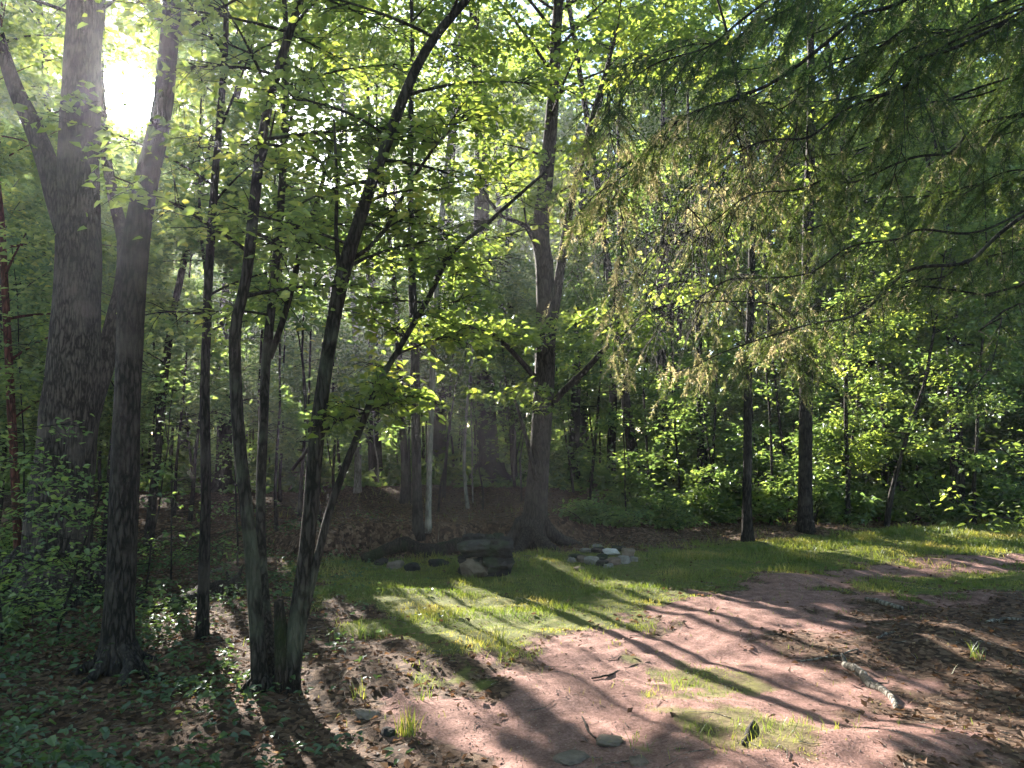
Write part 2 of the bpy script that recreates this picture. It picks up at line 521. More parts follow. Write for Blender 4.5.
G_MID = [(.1, (.046, .076, .024)), (.45, (.078, .116, .030)), (.75, (.118, .160, .036)), (.95, (.19, .20, .045))]
G_FAR = [(.1, (.050, .084, .032)), (.5, (.082, .124, .040)), (.9, (.132, .174, .048))]
G_COOL = [(.1, (.040, .074, .030)), (.5, (.066, .112, .040)), (.9, (.115, .160, .048))]
M_LEAF = leafmat('leaf_green', G_MID, 3.4, .55)
M_FAR = leafmat('leaf_far', G_FAR, 3.4, .55, gloss=.02, clump=.5)
M_SAP = leafmat('leaf_understory', G_COOL, 3.2, .52, gloss=.05)
M_COVER = leafmat('leaf_ground_cover', [(.1, (.030, .060, .024)), (.5, (.05, .09, .032)), (.9, (.085, .13, .045))], 1.8, .4, gloss=.05, rough=.45, clump=2)
M_NEEDLE = leafmat('needle_green', [(.1, (.024, .046, .018)), (.5, (.044, .074, .024)), (.9, (.085, .11, .035))], 2.3, .4, gloss=.03, clump=2)
M_DRY = leafmat('needle_dry', [(.1, (.085, .105, .050)), (.4, (.165, .175, .095)), (.7, (.25, .235, .155)), (.95, (.34, .30, .22))], 1.75, .45, gloss=.02, clump=3)
M_GRASS = leafmat('grass_blades', [(.1, (.055, .095, .020)), (.5, (.105, .145, .028)), (.75, (.18, .19, .045)), (.95, (.30, .25, .09))], 1.8, .42, gloss=.04, clump=1.1)
M_LITTER = leafmat('dead_leaves', [(.1, (.045, .028, .020)), (.45, (.10, .058, .038)), (.75, (.17, .10, .065)), (.95, (.27, .19, .13))], 1.2, .25, gloss=.015, rough=.6, clump=2)
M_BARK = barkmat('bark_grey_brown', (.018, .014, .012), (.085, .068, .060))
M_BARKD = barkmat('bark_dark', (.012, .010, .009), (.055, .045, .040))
M_BARKM = barkmat('bark_lichen', (.015, .012, .010), (.060, .050, .042), moss=(.11, .115, .08), bump=.8)
M_BARKR = barkmat('bark_reddish', (.05, .020, .014), (.15, .055, .038), moss=(.08, .045, .03))
M_BARKP = barkmat('bark_pale', (.12, .105, .09), (.26, .235, .21), bump=.2)
M_DEAD = barkmat('dead_wood', (.10, .085, .07), (.30, .27, .235), scale=6, moss=(.05, .045, .04))
M_LOG = barkmat('rotten_log', (.018, .014, .011), (.06, .045, .035), moss=(.03, .045, .015))
M_ROCKD = rockmat('dark_stone', (.020, .018, .018), (.058, .052, .050))
M_ROCKL = rockmat('grey_stone', (.11, .083, .068), (.23, .18, .148), mossy=.15)
M_ROCKW = rockmat('pale_stone', (.35, .33, .32), (.6, .58, .57), mossy=.05)
M_ROCKT = rockmat('grey_capstone', (.036, .033, .032), (.085, .078, .075), mossy=.3)
M_ROCKP = rockmat('light_stone', (.13, .115, .105), (.27, .25, .235), mossy=.1)
M_ROCKB = rockmat('brown_stone', (.09, .065, .054), (.21, .155, .13), mossy=.2)

# ground
def ground_mat():
    m, nt, out = newmat('forest_floor')
    geo = N(nt, 'ShaderNodeNewGeometry')
    pa = N(nt, 'ShaderNodeAttribute', attribute_name='path'); ga = N(nt, 'ShaderNodeAttribute', attribute_name='grass')
    def noise(s, d=4, r=.6):
        n = N(nt, 'ShaderNodeTexNoise'); n.inputs['Scale'].default_value = s; n.inputs['Detail'].default_value = d; n.inputs['Roughness'].default_value = r
        nt.links.new(geo.outputs['Position'], n.inputs['Vector']); return n
    nf, nm, nl = noise(55, 6, .75), noise(9, 5), noise(1.3, 4)
    vor = N(nt, 'ShaderNodeTexVoronoi'); vor.inputs['Scale'].default_value = 26; vor.inputs['Randomness'].default_value = 1
    nt.links.new(geo.outputs['Position'], vor.inputs['Vector'])
    dirt = ramp(nt, [(.3, (.14, .073, .060)), (.5, (.275, .158, .138)), (.7, (.42, .265, .24))]); nt.links.new(nf.outputs['Fac'], dirt.inputs[0])
    dm = ramp(nt, [(.35, (.62, .58, .55)), (.65, (1.1, 1.08, 1.05))]); nt.links.new(nm.outputs['Fac'], dm.inputs[0])
    dd = N(nt, 'ShaderNodeMix', data_type='RGBA', blend_type='MULTIPLY'); dd.inputs[0].default_value = 1
    nt.links.new(dirt.outputs[0], dd.inputs[6]); nt.links.new(dm.outputs[0], dd.inputs[7])
    lit = ramp(nt, [(.0, (.035, .021, .014)), (.4, (.085, .050, .034)), (.7, (.14, .085, .058)), (1, (.22, .15, .105))])
    sep = N(nt, 'ShaderNodeSeparateColor'); nt.links.new(vor.outputs['Color'], sep.inputs[0]); nt.links.new(sep.outputs[0], lit.inputs[0])
    lm = N(nt, 'ShaderNodeMix', data_type='RGBA', blend_type='MULTIPLY'); lm.inputs[0].default_value = .8
    lr = ramp(nt, [(.3, (.45, .42, .4)), (.7, (1.1, 1.1, 1.1))]); nt.links.new(nf.outputs['Fac'], lr.inputs[0])
    nt.links.new(lit.outputs[0], lm.inputs[6]); nt.links.new(lr.outputs[0], lm.inputs[7])
    gr = ramp(nt, [(.3, (.065, .085, .022)), (.55, (.12, .125, .034)), (.75, (.20, .17, .06))]); nt.links.new(nm.outputs['Fac'], gr.inputs[0])
    def edge(attr, amt):
        a = N(nt, 'ShaderNodeMath', operation='MULTIPLY_ADD'); a.inputs[1].default_value = amt; a.inputs[2].default_value = -amt / 2
        nt.links.new(nm.outputs['Fac'], a.inputs[0])
        b = N(nt, 'ShaderNodeMath', operation='ADD'); nt.links.new(attr.outputs['Fac'], b.inputs[0]); nt.links.new(a.outputs[0], b.inputs[1])
        c = ramp(nt, [(.3, (0, 0, 0)), (.7, (1, 1, 1))]); nt.links.new(b.outputs[0], c.inputs[0]); return c
    m1 = N(nt, 'ShaderNodeMix', data_type='RGBA'); nt.links.new(edge(pa, .9).outputs[0], m1.inputs[0])
    nt.links.new(lm.outputs[2], m1.inputs[6]); nt.links.new(dd.outputs[2], m1.inputs[7])
    m2 = N(nt, 'ShaderNodeMix', data_type='RGBA'); nt.links.new(edge(ga, .9).outputs[0], m2.inputs[0])
    nt.links.new(m1.outputs[2], m2.inputs[6]); nt.links.new(gr.outputs[0], m2.inputs[7])
    bs = N(nt, 'ShaderNodeBsdfPrincipled'); bs.inputs['Roughness'].default_value = .95; bs.inputs['Specular IOR Level'].default_value = .15
    nt.links.new(m2.outputs[2], bs.inputs['Base Color'])
    ad = N(nt, 'ShaderNodeMath', operation='ADD'); nt.links.new(nf.outputs['Fac'], ad.inputs[0]); nt.links.new(nm.outputs['Fac'], ad.inputs[1])
    bp = N(nt, 'ShaderNodeBump'); bp.inputs['Strength'].default_value = .8; bp.inputs['Distance'].default_value = .025
    nt.links.new(ad.outputs[0], bp.inputs['Height']); nt.links.new(bp.outputs[0], bs.inputs['Normal'])
    nt.links.new(bs.outputs[0], out.inputs[0])
    return m

u = np.linspace(-1, 1, 430)
gx = 140 * (0.055 * u + 0.945 * np.sign(u) * np.abs(u) ** 5)
v = np.linspace(-.62, 1, 520)
gy = 6 + 250 * (0.06 * v + 0.94 * np.sign(v) * np.abs(v) ** 5)
X, Y = np.meshgrid(gx, gy)
Z = H(X, Y)
mb = MB()
nx, ny = len(gx), len(gy)
ii = np.arange(ny - 1)[:, None] * nx + np.arange(nx - 1)[None, :]
mb.add(np.stack([X, Y, Z], -1).reshape(-1, 3), np.stack([ii, ii + 1, ii + nx + 1, ii + nx], -1).reshape(-1, 4))
gob = tag(mb.build('ground', ground_mat(), smooth=True), kind='structure')
zp, zg = zones(np.stack([X.ravel(), Y.ravel()], -1))
for nm_, arr in (('path', zp), ('grass', zg)):
    a = gob.data.attributes.new(nm_, 'FLOAT', 'POINT'); a.data.foreach_set('value', arr.astype(np.float32))

# ------------------------------------------------------------------ trees drawn from the photo
def stem_px(pts, Y, dY=None):
    P, R = [], []
    for i, (px, py, w) in enumerate(pts):
        yy = Y + (dY[i] if dY else 0)
        P.append(at(px, py, yy)); R.append(w * .5 * yy / F)
    return np.array(P), np.array(R)

def extend(P, R, ztop, bend=.15):
    if P[-1][2] >= ztop: return P, R
    d = unit(P[-1] - P[-2])
    pts, rs = list(P), list(R)
    n = 6
    L = (ztop - P[-1][2]) / max(d[2], .5)
    for i in range(1, n + 1):
        d = unit(d + np.array([rng.normal(0, .06), rng.normal(0, .06), bend]))
        pts.append(pts[-1] + d * L / n); rs.append(max(.012, R[-1] * (1 - .88 * i / n)))
    return np.array(pts), np.array(rs)

ALLTRUNKS = []
def photo_tree(name, label, stems, Y=None, ztop=12, mat=None, lmat=None, cz=(4, None), nb=26, Lb=2.2, leaf=.11, ns=10, rough=.05,
               group=None, part_names=None, twigs=False, six=False, twig_n=16, k=8, el=(5, 40), prof='dome', flare=1.35, cat='tree', extra=None, droop=.35, base=None):
    """stems: list of dict(pts, dY, top, crown)"""
    s0 = stems[0]
    if base is None:
        base = ground(s0['pts'][0][0], s0['pts'][0][1]) if Y is None else None
    if Y is None: Y = base[1]
    if base is None:
        b = at(s0['pts'][0][0], s0['pts'][0][1], Y); base = np.array([b[0], b[1], float(H(b[0], b[1]))])
    root = tag(empty(name, base), label, cat, group)
    lm = MB(); wm = MB()
    multi = len(stems) > 1
    tm = MB()
    for si, s in enumerate(stems):
        P, R = stem_px(s['pts'], Y + s.get('off', 0), s.get('dY'))
        if s.get('grounded', si == 0):
            b = P[0].copy(); b[2] = float(H(b[0], b[1])) - .06
            if P[0][2] > b[2] + .05:
                P = np.concatenate([[b], P]); R = np.concatenate([[R[0]], R])
            else:
                P[0] = b
        if s.get('top'): P, R = extend(P, R, s['top'])
        P, R = resample(P, R, .16 if Y < 9 else .35)
        if s.get('grounded', si == 0):
            h = P[:, 2] - P[0, 2]
            R = R * (1 + (flare - 1) * np.exp(-h / .16))
        ALLTRUNKS.append((P[0], R[0]))
        mm = MB() if part_names else tm
        tube(mm, P, R, ns, rough)
        if si == 0 and s['pts'][0][2] > 15:
            for q in range(7):
                a = q * .9 + rng.normal(0, .2); r0 = R[0]
                dv = np.array([math.cos(a), math.sin(a), 0])
                L = r0 * rng.uniform(1.2, 2.2)
                Q = np.array([P[0] + [0, 0, .06 + r0 * 1.1] + dv * r0 * .55, P[0] + [0, 0, .07 + r0 * .35] + dv * r0 * .95, P[0] + dv * (r0 * .9 + L * .5) + [0, 0, .05], P[0] + dv * (r0 * .9 + L) + [0, 0, -.02]])
                Q[1:, :2] += rng.normal(0, r0 * .15, (3, 2))
                Q, rr = resample(Q, [r0 * .30, r0 * .30, r0 * .2, r0 * .08], r0 * .3)
                tube(mm, Q, rr, 8, .08)
        if part_names: mm.build(part_names[si], s.get('mat', mat), root, True)
        c = s.get('crown')
        if c:
            kw = dict(nb=nb, Lb=Lb, leaf=leaf, twigs=twigs, six=six, twig_n=twig_n, k=k, el=el, prof=prof, droop=droop); kw.update(c)
            z0, z1 = kw.pop('z')
            crown(lm, wm, P, R, z0, min(z1, P[-1, 2]), **kw)
    if not part_names: tm.build('trunk', mat, root, True)
    if lm.n: lm.build('crown', lmat or M_LEAF, root, wood=wm, wmat=mat)
    return root

rng = np.random.default_rng(100)
# 1. big forked trunk, far left
photo_tree('forked_tree', 'thick grey forked trunk at far left with a steep side limb, largest tree in view', [
    dict(pts=[(56, 606, 74), (58, 560, 62), (60, 500, 58), (66, 440, 54), (73, 380, 52), (78, 300, 44), (79, 240, 41), (78, 160, 38), (82, 80, 36), (86, 0, 34)], top=14,
         crown=dict(z=(5.5, 14), nb=40, Lb=3.0, leaf=.11)),
    dict(pts=[(76, 250, 26), (60, 205, 24), (46, 160, 21), (30, 120, 18), (16, 90, 15), (0, 40, 12)], grounded=False, top=11, crown=dict(z=(5, 11), nb=14, Lb=1.8)),
    dict(pts=[(84, 440, 20), (93, 400, 21), (106, 355, 20), (117, 310, 17), (123, 280, 15), (124, 240, 13), (112, 190, 11), (104, 140, 9), (100, 60, 7)], grounded=False, dY=[0, .1, .2, .3, .4, .5, .7, .9, 1.1], top=9,
         crown=dict(z=(5, 9), nb=12, Lb=1.6))],
    mat=M_BARK, ns=18, rough=.045, part_names=['trunk', 'limb', 'limb'], flare=1.25, twigs=False)

# 2. second trunk
photo_tree('straight_tree', 'straight dark trunk just right of the thick forked tree, standing in leafy plants', [
    dict(pts=[(118, 668, 32), (119, 620, 29), (122, 560, 27), (124, 480, 27), (127, 400, 25), (131, 320, 25), (137, 240, 26), (147, 180, 23), (160, 120, 20), (167, 60, 19), (172, 0, 18)], top=12,
         crown=dict(z=(4.6, 12), nb=30, Lb=2.2, leaf=.10))],
    mat=M_BARKD, ns=16, rough=.04, flare=1.3)

rng = np.random.default_rng(101)
# 3. thin stem
photo_tree('slender_tree', 'thin straight stem between the dark trunk and the multi-stemmed clump', [
    dict(pts=[(202, 640, 12), (204, 560, 10.5), (206, 480, 10), (205, 400, 9.5), (207, 320, 9), (210, 250, 8.5), (214, 190, 8), (220, 120, 7), (226, 40, 6)], top=7.2,
         crown=dict(z=(2.4, 7), nb=20, Lb=1.3, leaf=.085, twigs=True))],
    mat=M_BARKD, ns=9, rough=.05)

rng = np.random.default_rng(102)
# 4. multi-stem clump in the foreground
photo_tree('multi_stemmed_tree', 'clump of slim leaning lichen-spotted stems growing from one foot beside the path', [
    dict(pts=[(262, 690, 17), (258, 640, 14.5), (254, 580, 14.3), (249, 530, 13.4), (242, 470, 12.6), (236, 400, 12.2), (235, 330, 11.8), (246, 280, 10.9), (254, 210, 10.9), (262, 140, 10.1), (275, 80, 9.24), (300, 0, 7.56)], top=7,
         crown=dict(z=(2.6, 7), nb=20, Lb=1.5)),
    dict(pts=[(272, 680, 14.3), (266, 620, 11.8), (262, 560, 10.1), (261, 500, 9.66), (263, 430, 9.24), (266, 360, 10.1), (272, 300, 8.4), (279, 230, 8.4), (284, 150, 7.56), (286, 60, 6.72)], dY=[.05, .3, .5, .6, .7, .8, .9, 1, 1, 1], grounded=True, top=7,
         crown=dict(z=(2.4, 7), nb=16, Lb=1.4)),
    dict(pts=[(288, 684, 18), (295, 630, 15.5), (304, 570, 15.5), (310, 510, 15.1), (315, 450, 14.7), (324, 380, 14.3), (334, 320, 14.3), (345, 268, 15.1), (358, 225, 12.6), (371, 185, 12.2), (386, 145, 11.3), (402, 100, 10.9), (420, 60, 9.66), (440, 30, 9.24), (466, 0, 8.4)], grounded=True, top=6.4,
         crown=dict(z=(2.6, 6.4), nb=20, Lb=1.4)),
    dict(pts=[(294, 675, 10.9), (302, 625, 9.24), (316, 565, 7.98), (330, 510, 7.56), (346, 465, 7.14), (360, 430, 6.72), (376, 388, 6.72), (392, 360, 5.88), (412, 326, 5.88), (430, 295, 5.04), (444, 265, 5.04), (458, 246, 5.04), (482, 228, 4.2), (508, 205, 3.78), (545, 172, 2.94)], grounded=True,
         dY=[0, 0, 0, .05, .1, .2, .3, .4, .5, .6, .7, .8, .9, 1, 1.1], crown=dict(z=(2.1, 3.6), nb=14, Lb=.8, el=(0, 30))),
    dict(pts=[(285, 690, 17), (282, 650, 14), (281, 620, 12.5), (279, 601, 9)], off=-.02, grounded=True, mat=M_LOG),
    dict(pts=[(270, 358, 6.72), (285, 315, 6.3), (296, 270, 5.88), (304, 232, 5.04), (318, 200, 4.2), (330, 150, 3.36)], off=.8, grounded=False, crown=dict(z=(2.8, 4), nb=8, Lb=.8)),
    dict(pts=[(342, 276, 5.88), (336, 240, 4.2), (337, 190, 3.36), (334, 120, 2.52)], off=0, grounded=False, crown=dict(z=(2.9, 4), nb=6, Lb=.8)),
    dict(pts=[(348, 262, 5.04), (378, 240, 4.2), (398, 205, 4.2), (412, 180, 3.36), (440, 140, 2.94), (470, 110, 2.52)], off=0.05, grounded=False, crown=dict(z=(2.9, 4.6), nb=8, Lb=.8)),
    dict(pts=[(292, 470, 3.36), (330, 425, 2.94), (372, 410, 2.52), (396, 400, 2.1)], off=.1, grounded=False, crown=dict(z=(1.75, 2.2), nb=5, Lb=.5, el=(0, 20))),
    ],
    mat=M_BARKM, ns=10, rough=.06, leaf=.066, twigs=True, part_names=['stem', 'stem', 'stem', 'stem', 'stump', 'limb', 'limb', 'limb', 'limb'], flare=1.3, six=True, twig_n=22, k=9, el=(-5, 30))

rng = np.random.default_rng(103)
# 5. central tree
photo_tree('leaning_tree', 'tall central tree with crooked trunk and low spreading limbs behind the stacked stone hearth', [
    dict(pts=[(532, 545, 28), (536, 500, 23), (540, 440, 21), (544, 380, 20), (546, 320, 20), (545, 270, 19), (541, 235, 18), (546, 180, 15), (552, 110, 13), (556, 30, 11)], top=14,
         crown=dict(z=(5.2, 14), nb=44, Lb=3.0, leaf=.125, twig_n=20)),
    dict(pts=[(549, 345, 10), (556, 300, 10), (562, 260, 9), (570, 210, 8), (584, 150, 6), (600, 90, 5)], grounded=False, off=.1, top=9.5, crown=dict(z=(5, 9.5), nb=14, Lb=1.6)),
    dict(pts=[(545, 412, 7), (566, 388, 6.5), (590, 366, 6), (608, 345, 5), (626, 330, 4.5), (650, 310, 3.5), (676, 303, 2.5)], dY=[0, -.1, -.2, -.3, -.4, -.5, -.6], grounded=False, crown=dict(z=(2.6, 4.4), nb=12, Lb=1.5, el=(-8, 20))),
    dict(pts=[(541, 385, 6), (522, 362, 5.5), (500, 340, 5), (478, 330, 4), (450, 322, 4), (425, 326, 3)], dY=[0, -.2, -.5, -.9, -1.3, -1.7], grounded=False, crown=dict(z=(3.4, 4.0), nb=14, Lb=1.6, el=(-20, 10))),
    dict(pts=[(542, 255, 7), (532, 232, 6), (518, 220, 5), (500, 215, 4), (480, 190, 3)], dY=[0, -.2, -.4, -.7, -1], grounded=False, crown=dict(z=(4.8, 6.4), nb=8, Lb=1.4)),
    dict(pts=[(536, 480, 5), (528, 450, 4), (524, 420, 4), (515, 400, 3)], grounded=False, off=-.2, crown=dict(z=(2.0, 2.8), nb=6, Lb=1.1, el=(-10, 15))),
    ],
    mat=M_BARK, ns=14, rough=.05, part_names=['trunk', 'limb', 'limb', 'limb', 'limb', 'limb'], leaf=.11, flare=1.5, twig_n=24, k=10)

rng = np.random.default_rng(104)
# 6. other trunks one can point at
T = photo_tree
simple = [
    # name, label, pts, Y(None = from ground), top, mat, crown z0, nb, Lb, leaf
    ('reddish_sapling', 'thin reddish stem at the left edge of the picture, left of the forked trunk', [(18, 560, 8), (15, 480, 8), (11, 400, 8), (8, 340, 7), (5, 290, 7), (2, 230, 6), (-2, 180, 5)], 8.6, 7, M_BARKR, 2.6, 18, 1.5, .10),
    ('curved_sapling', 'slanting sapling crossing the gap behind the thin straight stem, under the sun', [(150, 530, 9), (158, 450, 8), (165, 370, 8), (174, 310, 7), (182, 270, 7), (190, 235, 6), (203, 180, 5)], 12, 9, M_BARKD, 3.0, 20, 1.8, .115),
    ('bare_pole_tree', 'pale slender bare pole left of the stone hearth, rising from the leafy bank', [(428, 532, 6), (429, 480, 6), (431, 420, 6), (433, 362, 6), (436, 300, 5), (440, 230, 5)], None, 11, M_BARKP, 4.6, 20, 1.7, .12),
    ('bank_edge_tree', 'dark slim trunk beside the pale bare pole on the leafy bank', [(418, 538, 11), (417, 490, 10), (416, 430, 10), (415, 360, 9), (412, 280, 8)], None, 12, M_BARKD, 4.6, 22, 2.0, .12),
    ('thin_bank_tree', 'thin dark trunk leaning a little left on the bank, left of the pale pole', [(404, 516, 8), (405, 470, 8), (402, 420, 7), (398, 340, 6)], 16, 11, M_BARKD, 4.4, 20, 2.0, .12),
    ('tall_far_tree', 'broad straight trunk in the dim wood straight above the stone hearth', [(490, 503, 24), (489, 470, 21), (487, 420, 19), (484, 330, 18), (481, 230, 17)], 20, 17, M_BARKD, 6, 36, 3.2, .15),
    ('dim_trunk_tree', 'dark trunk standing right of the central tree in shade', [(574, 500, 12), (575, 470, 11), (575, 430, 10), (578, 330, 9)], 21, 15, M_BARKD, 5.5, 28, 2.6, .15),
    ('slight_dark_tree', 'short-looking dark trunk in the wood above the stone ring', [(662, 492, 13), (663, 450, 12), (662, 400, 11), (660, 300, 10)], 24, 16, M_BARKD, 6, 30, 2.8, .16),
    ('mossy_edge_tree', 'thin dark trunk at the edge of the grass, right of the stone ring', [(748, 541, 11), (747, 500, 9), (748, 440, 8.5), (748, 380, 8), (750, 320, 8), (752, 240, 7)], None, 11, M_BARKD, 4.0, 26, 2.0, .12),
    ('grass_edge_tree', 'straight dark trunk at the grass edge, thickest on the right half', [(805, 531, 15), (805, 480, 13.5), (806, 420, 13), (807, 360, 13), (807, 300, 12), (808, 210, 11)], None, 14, M_BARKD, 4.4, 32, 2.6, .13),
    ('right_wood_tree', 'slim trunk in the shade between the right grass edge and picture edge', [(952, 528, 9), (954, 470, 8), (951, 400, 8), (950, 320, 7)], 17, 12, M_BARKD, 3.6, 26, 2.2, .13),
    ('leaning_sapling', 'young sapling leaning right in the shrubs near the right grass edge', [(886, 526, 5), (892, 490, 5), (900, 460, 4), (912, 420, 4)], 16, 6.5, M_BARKD, 1.8, 20, 1.5, .11),
    ('twin_sapling', 'slender upright sapling a little right of the thick grass-edge trunk', [(848, 527, 5), (848, 480, 4.5), (846, 430, 4), (846, 380, 4)], 15.8, 6, M_BARKD, 1.6, 20, 1.5, .11),
    ('shadow_maker_tree', 'sturdy trunk deep in the wood, seen between the thin stem and the clump', [(222, 505, 16), (224, 450, 15), (226, 380, 14), (228, 290, 13)], 19, 16, M_BARKD, 6, 34, 3.0, .14),
    ('deep_left_tree', 'dark trunk in the wood right of the clump, left of the bank', [(378, 505, 12), (376, 460, 12), (374, 400, 11), (372, 300, 10)], 20, 15, M_BARKD, 5.5, 30, 2.8, .14),
    ('white_birch_sapling', 'spindly pale sapling in the dim hollow above the hearth', [(468, 512, 3.5), (464, 470, 3.5), (466, 420, 3), (470, 380, 3)], 15.5, 5.5, M_BARKP, 3.0, 10, 1.0, .10),
    ('pale_pole_tree', 'grey pole-thin trunk just right of the clump in the wood', [(357, 508, 7), (358, 460, 7), (357, 400, 6), (355, 330, 6)], 18, 12, M_BARKP, 5, 22, 2.0, .13),
    ('thin_hollow_tree', 'thin trunk between the broad far trunk and the central tree', [(515, 500, 6), (514, 460, 6), (513, 400, 5), (512, 320, 5)], 20, 12, M_BARKD, 5, 22, 2.2, .14),
    ('dusky_tree', 'dark trunk right of the short-looking one, above the shrubby bank', [(700, 500, 8), (701, 460, 8), (700, 400, 7), (698, 300, 7)], 20, 13, M_BARKD, 4.4, 26, 2.4, .14),
    ('shaded_pair_tree', 'trunk in shade between the central tree and the stone ring', [(612, 498, 9), (611, 450, 9), (613, 400, 8), (615, 310, 8)], 22, 14, M_BARKD, 5.4, 26, 2.6, .15),
]
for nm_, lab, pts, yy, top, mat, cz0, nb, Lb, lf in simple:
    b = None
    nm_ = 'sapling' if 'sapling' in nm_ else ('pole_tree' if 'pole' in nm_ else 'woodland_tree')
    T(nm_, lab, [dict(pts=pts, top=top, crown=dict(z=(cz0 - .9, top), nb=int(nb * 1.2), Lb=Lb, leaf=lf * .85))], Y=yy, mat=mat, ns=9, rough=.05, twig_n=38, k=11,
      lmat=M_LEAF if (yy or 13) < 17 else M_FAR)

# ------------------------------------------------------------------ the wood behind
def shadow_hits(x, y, n=110):
    hd = SUN[:2] / np.linalg.norm(SUN[:2])
    s = np.linspace(0.2, 46, n)
    G = np.stack([x - hd[0] * s, y - hd[1] * s], -1)
    v = np.zeros(len(G), bool)
    for q in LIT: v |= sdist(G, q) > 0.05
    return v.mean() * 2

placed = [(p[0][0], p[0][1]) for p in ALLTRUNKS]
def free(x, y, r):
    return all((x - a) ** 2 + (y - b) ** 2 > r * r for a, b in placed)

def zone_of(x, y):
    px = 512 + F * x / y
    return 'left' if px < 330 else ('mid' if px < 640 else 'right')
ZTREE = {'left': 'dark trunk in the hazy wood on the left, beneath the low sun',
         'mid': 'dark trunk deep in the dim wood beyond the brown leafy bank',
         'right': 'dark trunk deep in the green wood beyond the right grass edge'}
ZSAP = {'left': 'leafy understory sapling in the hazy wood on the left',
        'mid': 'leafy understory sapling among the trunks behind the brown bank',
        'right': 'leafy green sapling in the thicket along the right grass edge'}
def wood_tree(x, y, h, r, cz0, nb, Lb, leaf, kind, **kw):
    z = float(H(x, y)); zn = zone_of(x, y)
    if kind == 'canopy':
        root = tag(empty('woodland_tree', (x, y, z)), ZTREE[zn], 'tree', ZTREE[zn].replace('dark trunk', 'dark trunks'))
    else:
        root = tag(empty('sapling', (x, y, z)), ZSAP[zn], 'sapling', ZSAP[zn].replace('sapling', 'saplings'))
    n = 9
    t = np.linspace(0, 1, n)
    lean = rng.normal(0, .05, 2)
    wig = np.cumsum(rng.normal(0, .05 if kind == 'canopy' else .07, (n, 2)), 0)
    P = np.stack([x + lean[0] * t * h + wig[:, 0] * h * .08, y + lean[1] * t * h + wig[:, 1] * h * .08, z - .08 + t * h], -1)
    P[:, 0] += x - P[0, 0]; P[:, 1] += y - P[0, 1]
    R = r * (1 - .85 * t) * (1 + .35 * np.exp(-t * h / .25)) + .004
    tm, wm, lm = MB(), MB(), MB()
    tube(tm, P, R, 8, .05)
    P2, R2 = resample(P, R, .3)
    crown(lm, wm, P2, R2, z + cz0, z + h, nb, Lb, leaf, **kw)
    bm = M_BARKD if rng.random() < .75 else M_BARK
    tm.build('trunk', bm, root, True)
    if lm.n: lm.build('crown', M_SAP if kind == 'sapling' else M_FAR, root, wood=wm, wmat=bm)
    placed.append((x, y))

rng = np.random.default_rng(105)
cnt = 0; tries = 0
while cnt < 72 and tries < 6000:
    tries += 1
    y = 15.5 + 34 * rng.random() ** .9
    x = rng.uniform(-.86, .86) * y
    if x > 3 and y < 17.5: continue
    if not free(x, y, 1.6): continue
    if shadow_hits(x, y) > .02: continue
    # keep the sun itself clear of trunks
    if abs(512 + F * x / y - 130) < 30: continue
    far = y / 30
    h = rng.uniform(13, 21) * (.85 + .2 * far)
    wood_tree(x, y, h, rng.uniform(.10, .24), rng.uniform(2.8, 5.0), 38, rng.uniform(2.4, 3.4), .115 + .0024 * y, 'canopy', twig_n=40, k=12, droop=.3, rbr=.014)
    cnt += 1

rng = np.random.default_rng(106)
cnt = 0; tries = 0
while cnt < 118 and tries < 8000:
    tries += 1
    y = rng.uniform(9.5, 27)
    x = rng.uniform(-.78, .82) * y
    zn = zone_of(x, y)
    if zn == 'left' and x > -2.9 and y < 12.5: continue
    if zn == 'mid' and y < 16: continue
    if zn == 'right' and y < 15.0 + max(0, x - 3) * .12: continue
    if x < -4 and y < 9.5: continue
    if not free(x, y, .9): continue
    h = rng.uniform(3.2, 8.5)
    cz0 = {'left': rng.uniform(1.0, 2.2), 'mid': rng.uniform(1.5, 2.6), 'right': rng.uniform(.3, 1.2)}[zn]
    wood_tree(x, y, h, rng.uniform(.02, .045), cz0, 32, rng.uniform(1.2, 2.1), .075 + .0022 * y, 'sapling', twig_n=30, k=10, el=(-5, 22), droop=.25, prof='flat', rbr=.007)
    cnt += 1

rng = np.random.default_rng(107)
for px, y, h in ((12, 6.2, 1.8), (70, 6.4, 1.3), (150, 8.4, 2.4), (180, 9.6, 2.6), (240, 10.4, 3.2), (40, 8.9, 4.0)):
    x = (px - 512) / F * y; z = float(H(x, y))
    near_l = px < 120 and y < 7
    lab = 'leafy sapling with flat leaf sprays in front of the left trunks' if near_l else 'leafy sapling with flat sprays just behind the left trunks'
    root = tag(empty('sapling', (x, y, z)), lab, 'sapling', lab.replace('sapling', 'saplings'))
    t = np.linspace(0, 1, 8)[:, None]
    P = np.array([x, y, z - .05]) + t * np.array([rng.normal(0, .2), rng.normal(0, .2), h]) + np.cumsum(rng.normal(0, .02, (8, 3)), 0)
    R = np.linspace(.013, .004, 8)
    tm, wm, lm = MB(), MB(), MB()
    tube(tm, P, R, 6, .05)
    P2, R2 = resample(P, R, .1)
    crown(lm, wm, P2, R2, z + .3, z + h, 17, .75, .056, twig_n=10, k=8, el=(-8, 22), droop=.3, prof='flat', twigs=True, six=True)
    tm.build('trunk', M_BARKD, root, True); lm.build('crown', M_SAP, root, wood=wm, wmat=M_BARKD)

